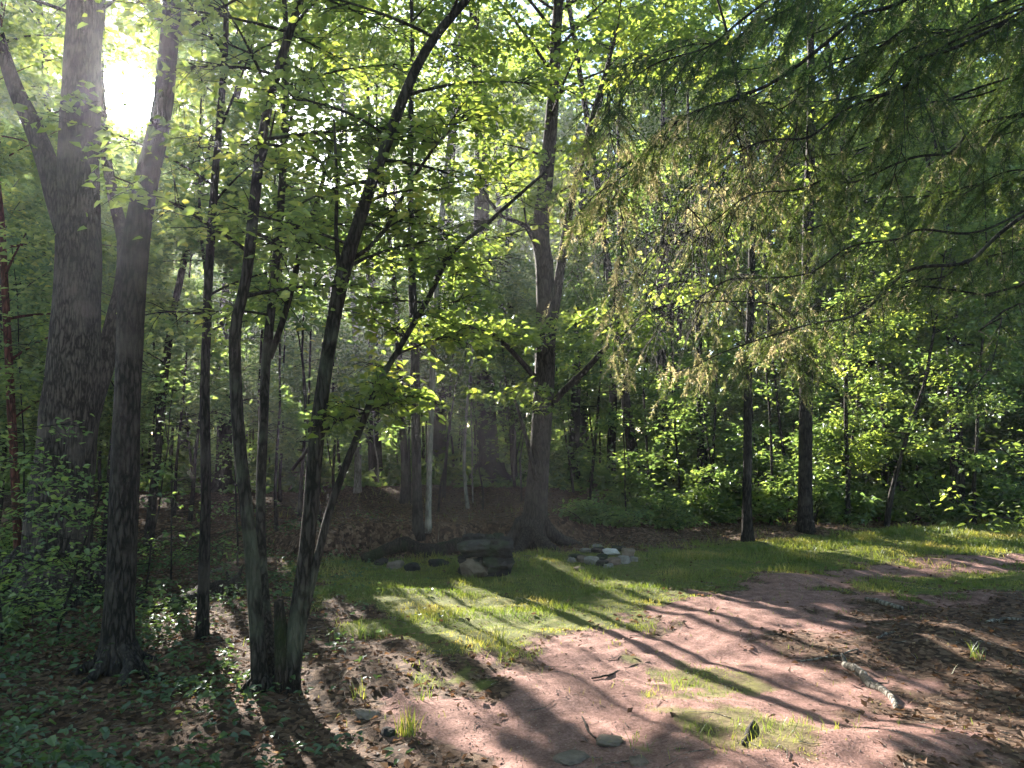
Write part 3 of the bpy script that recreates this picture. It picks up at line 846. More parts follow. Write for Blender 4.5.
rng = np.random.default_rng(108)
for i in range(22):
    y = rng.uniform(14.5, 24); px = rng.uniform(325, 650)
    x = (px - 512) / F * y; z = float(H(x, y))
    if not free(x, y, .5): continue
    lab = 'spindly bare stem in the dim hollow behind the brown leafy bank'
    root = tag(empty('spindly_sapling', (x, y, z)), lab, 'sapling', 'spindly bare stems in the dim hollow')
    h = rng.uniform(2.5, 5.5)
    t = np.linspace(0, 1, 9)[:, None]
    P = np.array([x, y, z - .05]) + t * np.array([rng.normal(0, .35), rng.normal(0, .2), h]) + np.cumsum(rng.normal(0, .035, (9, 3)), 0)
    R = np.linspace(rng.uniform(.012, .026), .005, 9)
    bm = M_BARKP if rng.random() < .3 else M_BARKD
    tm, wm, lm = MB(), MB(), MB()
    tube(tm, P, R, 6, .05)
    P2, R2 = resample(P, R, .15)
    crown(lm, wm, P2, R2, z + h * .35, z + h, 13, 1.1, .12, twig_n=9, k=5, el=(0, 40), droop=.2, prof='flat', twigs=True)
    tm.build('trunk', bm, root, True); lm.build('crown', M_SAP, root, wood=wm, wmat=bm)
    placed.append((x, y))

rng = np.random.default_rng(109)
# shrubs that close the wood's floor on the right and far left
def shrub(x, y, h, w, label, group, leaf, n=1500, mat=None):
    z = float(H(x, y))
    root = tag(empty('shrub', (x, y, z)), label, 'shrub', group)
    wm, lm = MB(), MB()
    for i in range(9):
        a = rng.uniform(0, 6.28); e = rng.uniform(.5, 1.35); L = h * rng.uniform(.7, 1.1)
        t = np.linspace(0, 1, 6)
        ee = e - .5 * t
        d = np.stack([np.sin(a) * np.cos(ee) * w / h, np.cos(a) * np.cos(ee) * w / h, np.sin(ee)], -1)
        B = np.array([x, y, z - .03]) + np.concatenate([np.zeros((1, 3)), np.cumsum(d[:-1] * L / 5, 0)])
        tube(wm, B, np.linspace(.012, .003, 6), 4, cap=False)
        m = n // 9
        q = rng.random(m) ** .7 * 5
        ki = np.minimum(q.astype(int), 4)
        C = B[ki] + (B[ki + 1] - B[ki]) * (q - ki)[:, None] + rng.normal(0, 1, (m, 3)) * np.array([.16 * w, .16 * w, .07 * h])
        C[:, 2] = np.maximum(C[:, 2], z + .04)
        C = C[cull(C)]
        la = rng.uniform(0, 6.28, len(C))
        LL = leaf * rng.uniform(.6, 1.2, len(C))
        leaves(lm, C, np.stack([np.sin(la), np.cos(la), rng.normal(-.2, .25, len(C))], -1), LL, LL * .62, tilt=.4)
    lm.build('foliage', mat or M_SAP, root, wood=wm, wmat=M_BARKD)

for i in range(26):
    x = 2.2 + i * .55 + rng.normal(0, .3); y = 14.6 + max(0, x - 3) * .16 + rng.uniform(0, 2.2)
    if x < 4.2: y = 14.0 + rng.uniform(0, 2.5)
    shrub(x, y, rng.uniform(.5, 1.5), rng.uniform(.5, 1.0), 'low green shrub along the foot of the thicket on the right', 'low shrubs along the right thicket', .13, 1100)
for i in range(9):
    y = rng.uniform(6.5, 11.5); x = -y * rng.uniform(.5, .78)
    if not free(x, y, .45): continue
    shrub(x, y, rng.uniform(.4, .9), rng.uniform(.4, .7), 'low leafy shrub around the foot of the forked trunk on the left', 'low shrubs around the left trunks', .07, 700)
for i in range(7):
    x = rng.uniform(1.2, 3.0); y = rng.uniform(13.2, 15.2)
    shrub(x, y, rng.uniform(.35, .7), rng.uniform(.5, .8), 'straggly low shrub on the bank behind the stone ring', 'straggly shrubs behind the stone ring', .10, 600)

rng = np.random.default_rng(110)
# low undergrowth far back between the trunks
um = MB()
n = 85000
yy = rng.uniform(18.5, 46, n); xx = rng.uniform(-.95, .95, n) * yy
WU = Waves(55, 3.0)
zz = H(xx, yy) + rng.random(n) ** 1.3 * np.clip(1.4 + .9 * WU(np.stack([xx, yy], -1)), .15, 3.5) * np.interp(yy, [18.5, 22, 30, 46], [.15, .4, .9, 1.6])
C = np.stack([xx, yy, zz], -1)
la = rng.uniform(0, 6.28, n)
LL = rng.uniform(.12, .3, n)
leaves(um, C, np.stack([np.sin(la), np.cos(la), rng.normal(-.2, .3, n)], -1), LL, LL * .7, tilt=.55)
tag(um.build('undergrowth', M_SAP), 'shaded undergrowth between the trunks deep in the wood', kind='stuff')

# far wood: one mass
fm = MB()
n = 260000
yy = rng.uniform(42, 80, n); xx = rng.uniform(-.95, .95, n) * yy
zz = H(xx, yy) + 29 * rng.random(n) ** 1.1
cl = Waves(51, 5.0, 3)
C = np.stack([xx, yy, zz], -1)
C = C[(cl(C) > -.7)]
C = C[cull(C, .3)]
la = rng.uniform(0, 6.28, len(C))
LL = rng.uniform(.35, .75, len(C))
leaves(fm, C, np.stack([np.sin(la), np.cos(la), rng.normal(-.2, .3, len(C))], -1), LL, LL * .75, tilt=.7)
# unseen trunkless leaf masses beside, behind and overhead, added to block sky light
def mass(n, xr, yr, zr, lo, hi):
    C = np.stack([rng.uniform(*xr, n), rng.uniform(*yr, n), rng.uniform(*zr, n)], -1)
    C = C[cl(C * 1.3) > -.4]
    C = C[cull(C, .25)]
    la = rng.uniform(0, 6.28, len(C)); LL = rng.uniform(lo, hi, len(C))
    leaves(fm, C, np.stack([np.sin(la), np.cos(la), rng.normal(-.2, .3, len(C))], -1), LL, LL * .7, tilt=.5)
mass(26000, (-38, 38), (-34, -7), (.3, 20), .35, .7)
mass(9000, (-42, -24), (-8, 14), (.3, 20), .35, .7)
mass(9000, (22, 42), (-8, 14), (.3, 20), .35, .7)
mass(9000, (-22, 22), (-9, 7), (10, 19), .25, .5)
fw = tag(fm.build('far_wood_and_sky_blockers', M_FAR), 'mass of woodland foliage far off, closing the view, plus unseen leaves added all around to block sky light', kind='stuff')
ft = MB()
for i in range(70):
    y = rng.uniform(50, 90); x = rng.uniform(-.85, .85) * y
    z = float(H(x, y)); h = rng.uniform(14, 22)
    P = np.array([[x, y, z - .2], [x + rng.normal(0, .3), y, z + h * .5], [x + rng.normal(0, .6), y, z + h]])
    tube(ft, P, [rng.uniform(.15, .3), .13, .04], 6)
ftr = tag(ft.build('far_trunks', M_BARKD, smooth=True), 'distant trunks within the hazy far woodland', kind='stuff')

rng = np.random.default_rng(111)
# ------------------------------------------------------------------ conifer boughs from the right
TX, TY = 6.3, 5.4
con = tag(empty('spruce_tree', (TX, TY, float(H(TX, TY)))), 'conifer outside the right edge whose long drooping boughs cross the upper right', 'tree')
tm = MB()
P = np.array([[TX, TY, -.1], [TX, TY + .05, 4], [TX + .1, TY, 9], [TX + .1, TY, 14.]])
P, R = resample(P, [.24, .19, .12, .03], .4)
tube(tm, P, R, 12, .04); tm.build('trunk', M_BARKD, con, True)
green, dry = MB(), MB()
def needles(mb, q, d, L, per=.0065, nl=.026, w=.0031):
    """needles on a set of twigs: starts q, dirs d, lengths L"""
    k = int(np.mean(L) / per)
    m = len(q)
    s = np.linspace(.02, 1, k)[None, :] * np.ones((m, 1))
    C = q[:, None] + d[:, None] * (s * L[:, None])[..., None]
    C = C.reshape(-1, 3)
    D = np.repeat(d, k, 0)
    rv = unit(rng.normal(0, 1, C.shape)); rv = unit(rv - (rv * D).sum(1)[:, None] * D)
    nd = unit(rv * .8 + D * .62)
    S = unit(np.cross(nd, rng.normal(0, 1, C.shape)))
    ln = nl * rng.uniform(.7, 1.2, len(C))[:, None]
    V = np.stack([C - S * w, C + S * w, C + nd * ln], 1).reshape(-1, 3)
    mb.add(V, T=np.arange(len(V)).reshape(-1, 3), rt=np.repeat(np.repeat(rng.random(m), k), 1))

DENS_R = [2000]; TAIL = [False]; MAINS = []
def bough(P, R, dryness, dens=1.0, hang=.5, reach=.75):
    wm = MB()
    P, R = resample(P, R, .07)
    n = len(P)
    sx = np.arange(n)[:, None] * .07
    P = P + (.05 * np.sin(sx * rng.uniform(2.5, 5, 3) + rng.uniform(0, 6, 3)) + .03 * np.sin(sx * rng.uniform(7, 11, 3) + rng.uniform(0, 6, 3))) * np.minimum(1, sx)
    R = R * .55
    tube(wm, P, R, 6, .04)
    T_ = unit(np.gradient(P, axis=0))
    q_all, d_all, l_all, dr = [], [], [], []
    L = n * .07
    for i in range(int(n * .12), n):
        for sgn in (-1, 1):
            pxh = 512 + F * P[i][0] / P[i][1]
            if rng.random() > .8 * dens * (1 if pxh < 760 else (.06 if TAIL[0] else .7)): continue
            f = i / n
            bl = reach * (1.1 - .75 * f) * rng.uniform(.25, 1.0) * (1 + .5 * math.sin(i * .37 + P[0][0] * 9 + P[n // 2][2] * 7)) + .06
            side = unit(np.cross(T_[i], [0, 0, 1])) * sgn
            d = unit(side * rng.uniform(.6, 1.0) + T_[i] * rng.uniform(.4, 1.0) + np.array([0, 0, rng.uniform(-.45, .12)]))
            m = 6
            t = np.linspace(0, 1, m)[:, None]
            B = P[i] + d * bl * t + np.array([0, 0, -hang * bl]) * t ** 2
            tube(wm, B, np.linspace(.004, .0015, m), 3, cap=False)
            # twiglets
            kk = max(3, int(bl / .016))
            tt = rng.uniform(.12, 1, kk)
            q = P[i] + d * bl * tt[:, None] + np.array([0, 0, -hang * bl]) * tt[:, None] ** 2
            tang = unit(d + np.array([0, 0, -2 * hang]) * tt[:, None])
            sv = unit(np.cross(tang, [0, 0, 1.]) + 1e-6) * np.where(rng.random(kk) < .5, -1, 1)[:, None]
            td = unit(tang * rng.uniform(.5, 1, kk)[:, None] + sv * rng.uniform(.2, .8, kk)[:, None] + np.array([0, 0, -1.]) * rng.uniform(.1, .9, kk)[:, None])
            q_all.append(q); d_all.append(td); l_all.append(rng.uniform(.05, .13, kk)); dr.append(rng.random(kk) < dryness * (1 if pxh < 800 else .25))
    q, d, l, dr = np.concatenate(q_all), np.concatenate(d_all), np.concatenate(l_all), np.concatenate(dr)
    kp = cull(q); q, d, l, dr = q[kp], d[kp], l[kp], dr[kp]
    gm, dm = MB(), MB()
    b = wm.build('bough', M_BARKM, con, True)
    for mbx, sel, mat, nm_ in ((gm, ~dr, M_NEEDLE, 'needles'), (dm, dr, M_DRY, 'dry_needles')):
        if sel.sum() > 3:
            needles(mbx, q[sel], d[sel], l[sel], w=.0031 if mat is M_NEEDLE else .0042)
            o = mbx.build(nm_, mat, b, org=con.location)

# boughs one can follow in the photo
def bough_px(pts, r0, dryness, dens=1.0, hang=.5, reach=.75, tail=False):
    TAIL[0] = False
    if tail:
        e = np.array(at(*pts[-1]))
        best = min((m for m in MAINS if .45 < np.linalg.norm(m - e) < 1.9 and m[2] > e[2] + .05), key=lambda m: abs(np.linalg.norm(m - e) - 1.0) + rng.random() * .5, default=None)
        if best is None: return
        mid = (best + e) / 2 + np.array([.05, rng.normal(0, .15), .16])
        return bough(np.array([best, mid, e]), np.array([.010, .006, .003]), .65 if e[0] < 1.7 else .3, .55, .6, .5)
    MAINS.extend(resample(np.array([at(*p) for p in pts]), np.ones(len(pts)), .25)[0])
    ex = pts[-1][0]
    if ex > 770: dryness *= .35; dens *= .6
    DENS_R[0] = 700 if ex < 770 else 2000
    P = [np.array(at(px, py, Y)) for px, py, Y in pts]
    d = P[0] - P[1]
    s = (TX - P[0][0])
    if s > .3:
        slope = d[2] / max(d[0], .2)
        P = [np.array([TX - .1, TY, P[0][2] + s * min(max(slope, .15), .75)])] + P
    R = np.linspace(r0, .005, len(P))
    bough(np.array(P), R, dryness, dens, hang, reach)

bough_px([(1024, 214, 5.0), (915, 285, 5.0), (850, 312, 5.0), (800, 322, 5.1), (730, 345, 5.3), (690, 372, 5.3)], .028, .55, .8, .6, .5)
bough_px([(1024, 280, 5.2), (990, 284, 5.2), (930, 292, 5.4), (880, 305, 5.6), (835, 330, 5.8)], .022, .12, .6, .4, .6)
bough_px([(1024, 208, 5.6), (900, 240, 5.6), (780, 270, 5.7), (700, 300, 5.7), (640, 345, 5.6)], .022, .3, .8, .7, .7)
bough_px([(1024, 120, 5.4), (900, 160, 5.4), (800, 190, 5.5), (700, 225, 5.5), (610, 285, 5.4)], .024, .3, .8, .75, .8)
bough_px([(1010, 305, 4.8), (1002, 330, 4.7), (985, 370, 4.6), (960, 400, 4.5)], .014, .5, .8, .6, .4)
bough_px([(850, 30, 5.0), (707, 112, 5.0), (640, 160, 5.1), (585, 215, 5.2)], .03, .35, 1, .6, .8)
bough_px([(1024, 20, 4.6), (880, 90, 4.7), (800, 130, 4.8), (720, 175, 5.0), (660, 235, 5.2)], .026, .3, 1, .6, .8)
bough_px([(900, -60, 4.5), (760, 10, 4.6), (680, 50, 4.8), (610, 105, 5.0)], .026, .15, 1, .5, .8)
bough_px([(1000, -80, 5.4), (860, -20, 5.5), (740, 30, 5.6), (640, 60, 5.8), (590, 120, 5.9)], .026, .2, 1, .5, .8)
bough_px([(1024, 70, 6.2), (920, 110, 6.3), (800, 170, 6.4), (720, 210, 6.5), (650, 260, 6.4)], .022, .35, 1, .6, .8)
bough_px([(1024, 170, 6.4), (940, 190, 6.5), (850, 215, 6.6), (770, 250, 6.6), (720, 290, 6.5)], .02, .35, 1, .6, .7)
bough_px([(1024, 245, 6.0), (960, 262, 6.0), (890, 290, 6.1), (840, 325, 6.1), (805, 360, 6.0)], .02, .25, 1, .5, .6)
for i in range(13):
    ex, ey, ez = rng.uniform(640, 980), rng.uniform(-80, 200), rng.uniform(4.2, 7.2)
    dx = rng.uniform(160, 260)
    bough_px([(ex + 2 * dx, ey - dx * .75, ez - .1), (ex + dx, ey - dx * .38, ez), (ex + .4 * dx, ey - dx * .1, ez + .1), (ex, ey + 15, ez + .15)], .022, .15, 1, .5, .75)

for i in range(40):
    ex, ey, ez = rng.uniform(570, 850), rng.uniform(200, 372), rng.uniform(5.0, 6.4)
    dx = rng.uniform(90, 150)
    bough_px([(ex + 2.6 * dx, ey - dx * .9, ez - .1), (ex + 1.2 * dx, ey - dx * .55, ez), (ex + .4 * dx, ey - dx * .28, ez + .1), (ex, ey, ez + .15)], .015, .85, 1, .9, .75, tail=True)

rng = np.random.default_rng(112)
# leafy spray reaching in at the right edge
root = tag(empty('leafy_shrub', ground(1120, 600)), 'shrub beyond the right edge, its sunlit leaf spray reaching in above the grass', 'shrub')
wm, lm = MB(), MB()
b0 = np.array(root.location)
tip = at(945, 495, 4.6); mid = at(1024, 478, 4.9)
for q, e in (((b0 + [0, 0, -.05]), tip), ((b0 + [.1, .1, -.05]), at(985, 430, 5.6)), ((b0 + [.2, 0, -.05]), at(1060, 350, 5.3))):
    Pq, Rq = resample(np.array([q, q + [0, 0, .6], (q + e) / 2 + [0, 0, .35], e + (q - e) * .2 + [0, 0, .08], e]), [.014, .011, .008, .004, .002], .08)
    tube(wm, Pq, Rq, 6)
    j = np.repeat(np.arange(int(len(Pq) * .45), len(Pq)), 4)
    C = Pq[j] + rng.normal(0, .06, (len(j), 3))
    la = rng.uniform(0, 6.28, len(C))
    leaves(lm, C, np.stack([np.sin(la), np.cos(la), rng.normal(-.3, .2, len(C))], -1), rng.uniform(.035, .06, len(C)), rng.uniform(.02, .036, len(C)), six=True)
lm.build('foliage', M_LEAF, root, wood=wm, wmat=M_BARKD)

# ------------------------------------------------------------------ stones
def rock(mb, c, size, seed, boxy=.5, rot=0, sub=3):
    import bmesh
    bm = bmesh.new()
    bmesh.ops.create_icosphere(bm, subdivisions=sub, radius=1)
    V = np.array([v.co[:] for v in bm.verts]); Fc = np.array([[v.index for v in f.verts] for f in bm.faces]); bm.free()
    p = 2 + 6 * boxy
    V = V / (np.abs(V) ** p).sum(1)[:, None] ** (1 / p)
    # facet by clipping with random planes
    r = np.random.default_rng(seed)
    for k in range(7):
        nrm = unit(r.normal(0, 1, 3)); h = r.uniform(.72, .98) + .22 * boxy
        dd = V @ nrm
        V = V - np.clip(dd - h, 0, None)[:, None] * nrm
    w = Waves(seed + 100, 1.2, 3); w2 = Waves(seed + 300, .45, 3)
    V = V * (1 + .06 * w(V) + .025 * w2(V))[:, None]
    V = V * np.array(size) / 2
    ca, sa = math.cos(rot), math.sin(rot)
    V = V @ np.array([[ca, sa, 0], [-sa, ca, 0], [0, 0, 1]])
    tl = r.normal(0, .06, 2)
    V[:, 2] += V[:, 0] * tl[0] + V[:, 1] * tl[1]
    mb.add(V + np.asarray(c), T=Fc)

rng = np.random.default_rng(113)
# stacked hearth
hb = ground(486, 577)
hearth = tag(empty('stone_hearth', hb), 'squat dark hearth of stacked stones standing on the grass, waist of the clearing', 'stone hearth')
hearth['label'] = 'squat dark block of stacked flat stones standing on the grass clearing'
px2m = hb[1] / F
def hst(px, py, w, h, dep, dy, mat, seed, boxy=.7, rot=0):
    m_ = MB()
    c = at(px, py, hb[1] + dy)
    rock(m_, c, (w * px2m, dep, h * px2m), seed, boxy, rot)
    m_.build('stone', mat, hearth)
hst(485, 570, 52, 17, .66, .34, M_ROCKD, 1, .75)
hst(471, 560, 25, 10, .3, .10, M_ROCKD, 2, .75)
hst(498, 561, 29, 11, .34, .08, M_ROCKD, 3, .75)
hst(486, 560, 46, 13, .55, .46, M_ROCKD, 14, .95)
hst(478, 553, 34, 8, .34, .09, M_ROCKD, 4, .75)
hst(502, 553, 22, 8, .3, .08, M_ROCKD, 5, .75)
hst(487, 551, 46, 12, .55, .46, M_ROCKD, 15, .95)
hst(474, 546, 30, 12, .40, .06, M_ROCKT, 6, .7, .12)
hst(500, 546, 26, 11, .40, .10, M_ROCKD, 7, .7, -.1)
hst(488, 544, 34, 12, .40, .44, M_ROCKD, 18, .6)
hst(506, 541, 13, 8, .22, .2, M_ROCKD, 8, .4)
hst(468, 538, 11, 9, .2, .3, M_ROCKD, 9, .4)
hst(478, 538, 13, 9, .2, .3, M_ROCKD, 10, .4)
hst(489, 538, 12, 8, .2, .35, M_ROCKD, 11, .4)
hst(498, 537, 12, 8, .2, .4, M_ROCKD, 12, .4)

def stone(name, label, px, py, w, h, mat, seed, dep=None, boxy=.3, group=None, rot=0, cat='stone', sink=.25):
    b = ground(px, py)
    s = b[1] / F
    size = (w * s, (dep if dep else w * s * .8), h * s)
    m_ = MB()
    rock(m_, b + np.array([0, size[1] * .4, size[2] * (.5 - sink)]), size, seed, boxy, rot)
    o = m_.build(name, mat)
    return tag(o, label, cat, group)
stone('boulder', 'rounded grey boulder leaning against the front of the stacked stone block', 474, 580, 27, 23, M_ROCKL, 40, boxy=.25, cat='boulder', sink=.05)
ring = [(577, 559, 16, 5, M_ROCKD, 'flat dark stone at the left end of the stone ring'),
        (583, 563, 12, 8, M_ROCKB, 'brown stone at the front left of the stone ring'),
        (592, 565, 15, 9, M_ROCKP, 'pinkish brown squat stone at the front of the stone ring'),
        (603, 567, 13, 7, M_ROCKD, 'dark low stone at the middle front of the stone ring'),
        (613, 566, 16, 8, M_ROCKB, 'brown sloping stone right of centre in the stone ring front'),
        (624, 564, 15, 9, M_ROCKP, 'grey stone at the front right of the stone ring'),
        (629, 558, 13, 11, M_ROCKL, 'tallest rounded grey stone at the right end of the ring'),
        (612, 556, 17, 7, M_ROCKW, 'whitish stone shining in the middle of the stone ring'),
        (600, 553, 16, 6, M_ROCKD, 'dark stone at the back centre of the stone ring'),
        (588, 553, 15, 5, M_ROCKP, 'flat grey slab at the back left of the stone ring'),
        (620, 552, 14, 6, M_ROCKD, 'dark stone at the back right of the stone ring'),
        (580, 571, 11, 4, M_ROCKL, 'small pale flat stone lying just in front of the ring'),
        (602, 560, 12, 6, M_ROCKD, 'small dark stone lying inside the stone ring')]
ring += [(572, 563, 9, 5, M_ROCKP, 'small pale stone at the left edge of the stone ring'),
         (634, 562, 8, 6, M_ROCKP, 'small pale stone outermost right of the stone ring'),
         (597, 549, 11, 5, M_ROCKP, 'small pale stone at the very back of the stone ring'),
         (609, 569, 10, 5, M_ROCKP, 'small pale stone lowest at the front of the stone ring')]
for i, (px, py, w, h, mt, lab) in enumerate(ring):
    stone('fire_ring_stone', lab, px, py, w, h * .9, mt, 60 + i, boxy=.4, group='stones of the fire ring', rot=rng.uniform(-.5, .5), sink=.08, dep=w / 769 * 10.3 * .7)
for i, (px, py, w, h, mt, lab) in enumerate([
        (395, 569, 18, 9, M_ROCKL, 'flat grey stone in the grass below the left end of the bank'),
        (412, 571, 15, 10, M_ROCKD, 'dark stone in the grass nearest left of the stacked block'),
        (380, 566, 13, 7, M_ROCKD, 'small dark stone at the far left of the bank foot'),
        (438, 566, 20, 8, M_ROCKD, 'low dark stone just left of the boulder'),
        (610, 748, 27, 8, M_ROCKL, 'flat pale stone in the tree shadow at the bottom of the path'),
        (572, 766, 32, 7, M_ROCKL, 'pale stone cut by the bottom edge, left of the other flat one'),
        (640, 766, 17, 7, M_ROCKB, 'small brown stone at the bottom edge, right of the flat pale stone'),
        (364, 722, 27, 10, M_ROCKL, 'grey lumpy stone among dead leaves left of the green grass tuft'),
        (388, 740, 16, 9, M_ROCKD, 'small dark stone beside the green grass tuft')]):
    stone('loose_stone', lab, px, py, w, h, mt, 90 + i, boxy=.3, rot=rng.uniform(-.6, .6), sink=.3)

# ------------------------------------------------------------------ logs, sticks
def log_px(name, label, pts, mat, cat, ns=10, rough=.1, lift=.6, twigs=()):
    P, R = [], []
    for px, py, w in pts:
        g = ground(px, py); r = w * .5 * g[1] / F
        P.append(g + np.array([0, 0, r * lift])); R.append(r)
    base = P[0].copy(); base[2] = float(H(base[0], base[1]))
    root = tag(empty(name, base), label, cat)
    m_ = MB()
    P_, R_ = resample(np.array(P), np.array(R), .05)
    P_ = P_ + rng.normal(0, .004, P_.shape)
    tube(m_, P_, R_, ns, rough)
    m_.build('wood', mat, root, True)
    for tw in twigs:
        t_ = MB()
        a = P_[int(tw[0] * (len(P_) - 1))]
        e = a + np.array(tw[1])
        tube(t_, np.stack([a, (a + e) / 2 + [0, 0, .01], e]), [tw[2], tw[2] * .7, tw[2] * .35], 6, .08)
        t_.build('snag', mat, root, True)
    return root
log_px('fallen_branch', 'pale broken branch lying on the dirt at the right of the path', [(845, 668, 7), (860, 676, 9), (872, 688, 8), (888, 698, 7), (897, 711, 4)], M_DEAD, 'branch', rough=.2, twigs=[(.05, (-.02, .02, .07), .022), (.45, (.1, -.04, .03), .01)])
log_px('rotten_log', 'dark rotten log lying left of the multi-stemmed clump', [(238, 592, 22), (222, 596, 21), (202, 600, 16), (180, 606, 11), (150, 612, 7)], M_LOG, 'log', rough=.18, twigs=[(.05, (.05, .1, .22), .03), (.1, (-.1, .15, .15), .03)])
log_px('mossy_log', 'dark old log lying along the foot of the leafy bank', [(362, 563, 10), (400, 557, 14), (430, 556, 15), (462, 553, 12), (480, 550, 8)], M_LOG, 'log', rough=.15)
log_px('dead_limb', 'fallen grey limb on the leaf litter behind the path, right side', [(866, 601, 4), (885, 606, 5), (902, 610, 4)], M_DEAD, 'branch')
log_px('long_stick', 'long thin stick lying across the right of the dirt path', [(796, 662, 1.4), (830, 660, 2), (858, 652, 1.5)], M_DEAD, 'stick', ns=6)
log_px('dark_stick', 'thin dark root-like stick across the sunlit path patch', [(592, 680, 1.5), (612, 676, 2), (632, 667, 1.6), (650, 664, 1)], M_LOG, 'stick', ns=6)
log_px('curved_stick', 'short curved stick below the sunlit path patch', [(582, 718, 1.6), (588, 734, 2), (600, 744, 1.4)], M_LOG, 'stick', ns=6)
log_px('broken_stick', 'short dark broken stick lying in thin grass near the bottom of the path', [(743, 748, 3), (747, 739, 5), (750, 731, 4.5), (754, 722, 2)], M_BARKD, 'stick', rough=.2, lift=.5)
log_px('pale_stick', 'pale thin stick on the litter at the right edge', [(985, 624, 3), (1005, 620, 3.5), (1030, 622, 3)], M_DEAD, 'stick', ns=6)
log_px('bleached_stick', 'bleached stick above the rotten log in the left wood', [(205, 575, 3), (222, 570, 3.5)], M_DEAD, 'stick', ns=6)
log_px('bent_stick', 'thin pale bent stick behind the broken branch', [(878, 640, 3), (888, 634, 3), (895, 632, 2)], M_DEAD, 'stick', ns=6)

# ------------------------------------------------------------------ ground cover
def scatter(n, xr, yr, wfun, ypow=1.0):
    x = rng.uniform(*xr, n); y = yr[0] + (yr[1] - yr[0]) * rng.random(n) ** ypow
    P = np.stack([x, y], -1)
    w = wfun(P)
    return P[rng.random(n) < w]
rng = np.random.default_rng(114)
# grass
WG = Waves(61, .8)
def gw(P):
    p, g = zones(P)
    rc = ground(602, 560)[:2]; hc = hb[:2] + np.array([0, .3])
    out = np.clip(g * (.85 + .3 * WG(P)), 0, 1) + .012
    dr = np.linalg.norm((P - rc) / np.array([.55, .5]), axis=1); dh = np.linalg.norm((P - hc) / np.array([.42, .42]), axis=1)
    return out * np.where(dr < 1, .1, 1) * np.where(dh < 1, .1, 1)
P = scatter(420000, (-4.5, 15), (4.0, 19), gw, 1.2)
n = len(P)
gm = MB()
hgt = rng.uniform(.02, .065, n) * (1 + .55 * np.clip(WG(P * .7 + 9), -1, 2)) * np.interp(P[:, 1], [4, 9, 12, 16], [.55, .8, 1.2, 1.7])
a = rng.uniform(0, 6.28, n)
base = np.stack([P[:, 0], P[:, 1], H(P[:, 0], P[:, 1]) - .004], -1)
S = np.stack([np.cos(a), np.sin(a), np.zeros(n)], -1)
ln = rng.normal(0, .45, (n, 2))
tip = base + np.stack([ln[:, 0] * hgt, ln[:, 1] * hgt, hgt], -1)
mid = (base + tip) / 2 + np.stack([np.zeros(n), np.zeros(n), hgt * .12], -1)
w = np.interp(P[:, 1], [4, 15], [.0022, .005])[:, None]
V = np.stack([base - S * w, base + S * w, mid + S * w * .7, mid - S * w * .7, tip], 1).reshape(-1, 3)
k = np.arange(n)[:, None] * 5
rn = np.clip(.5 * rng.random(n) + .35 + .22 * WG(P * .45 + 4), 0, 1)
gm.add(V, Q=k + np.array([0, 1, 2, 3]), T=k + np.array([3, 2, 4]), rq=rn, rt=rn)
tag(gm.build('grass', M_GRASS), 'short green grass covering the clearing', kind='stuff')
# tufts one can point at
def tuft(px, py, n, h, label):
    b = ground(px, py); m_ = MB()
    for i in range(n):
        a = rng.uniform(0, 6.28); l = h * rng.uniform(.5, 1.1); s = rng.uniform(.15, .7)
        p0 = b + np.array([rng.normal(0, .03), rng.normal(0, .03), -.005])
        d = np.array([math.cos(a), math.sin(a), 0]); sd = np.array([-d[1], d[0], 0]) * .003
        q = [p0 + d * s * l * t ** 1.6 + np.array([0, 0, l * (t - .28 * s * t * t)]) for t in (0, .35, .7, 1)]
        V = [q[0] - sd, q[0] + sd, q[1] - sd, q[1] + sd, q[2] - sd * .7, q[2] + sd * .7, q[3]]
        m_.add(np.array(V), Q=[[0, 1, 3, 2], [2, 3, 5, 4]], T=[[4, 5, 6]], rq=rng.random(), rt=rng.random())
    tag(m_.build('grass_tuft', M_GRASS), label, 'grass tuft')
tuft(408, 735, 60, .17, 'bright green grass tuft in the sunlit litter near the bottom')
tuft(500, 640, 16, .16, 'few tall blades on the sunlit grass left of the path patch')
tuft(362, 640, 22, .22, 'tall thin grass blades right of the clump at the edge of the grass')
tuft(425, 700, 14, .12, 'small sparse grass tuft beside the wide tree shadow')
tuft(360, 700, 14, .15, 'arched pale grass blades in dead leaves right of the clump foot')
tuft(975, 660, 26, .14, 'green weed tuft in the litter at the right')
tuft(545, 600, 14, .2, 'tall thin seed-head grass in front of the stacked stone block')

rng = np.random.default_rng(115)
# leafy plants on the left
WC = Waves(71, 1.3)
def cw(P):
    px = 512 + F * P[:, 0] / P[:, 1]
    w = sstep(400, 120, px) * .9 + .10 * sstep(470, 300, px)
    return np.clip(w * (.75 + .45 * WC(P)), 0, 1)
P = scatter(9500, (-9.5, -.2), (3.2, 12.5), cw, 1.15)
cm = MB()
for (x, y) in P:
    z = float(0)
zP = H(P[:, 0], P[:, 1])
for (x, y), z in zip(P, zP):
    k = rng.integers(4, 8)
    px = 512 + F * x / y
    h = rng.uniform(.05, .22) * (1.5 if px < 120 else .8)
    a = rng.uniform(0, 6.28) + np.arange(k) * 6.28 / k + rng.normal(0, .3, k)
    D = np.stack([np.cos(a), np.sin(a), rng.normal(.0, .25, k)], -1)
    hh = h * rng.uniform(.5, 1.1, k)
    C = np.array([x, y, z]) + np.stack([D[:, 0] * .03, D[:, 1] * .03, hh], -1)
    LL = rng.uniform(.028, .07, k)
    leaves(cm, C, D, LL, LL * rng.uniform(.5, .75, k), tilt=.3, six=(y < 7))
tag(cm.build('ground_cover', M_COVER), 'low leafy woodland plants covering the ground on the left', kind='stuff')

rng = np.random.default_rng(116)
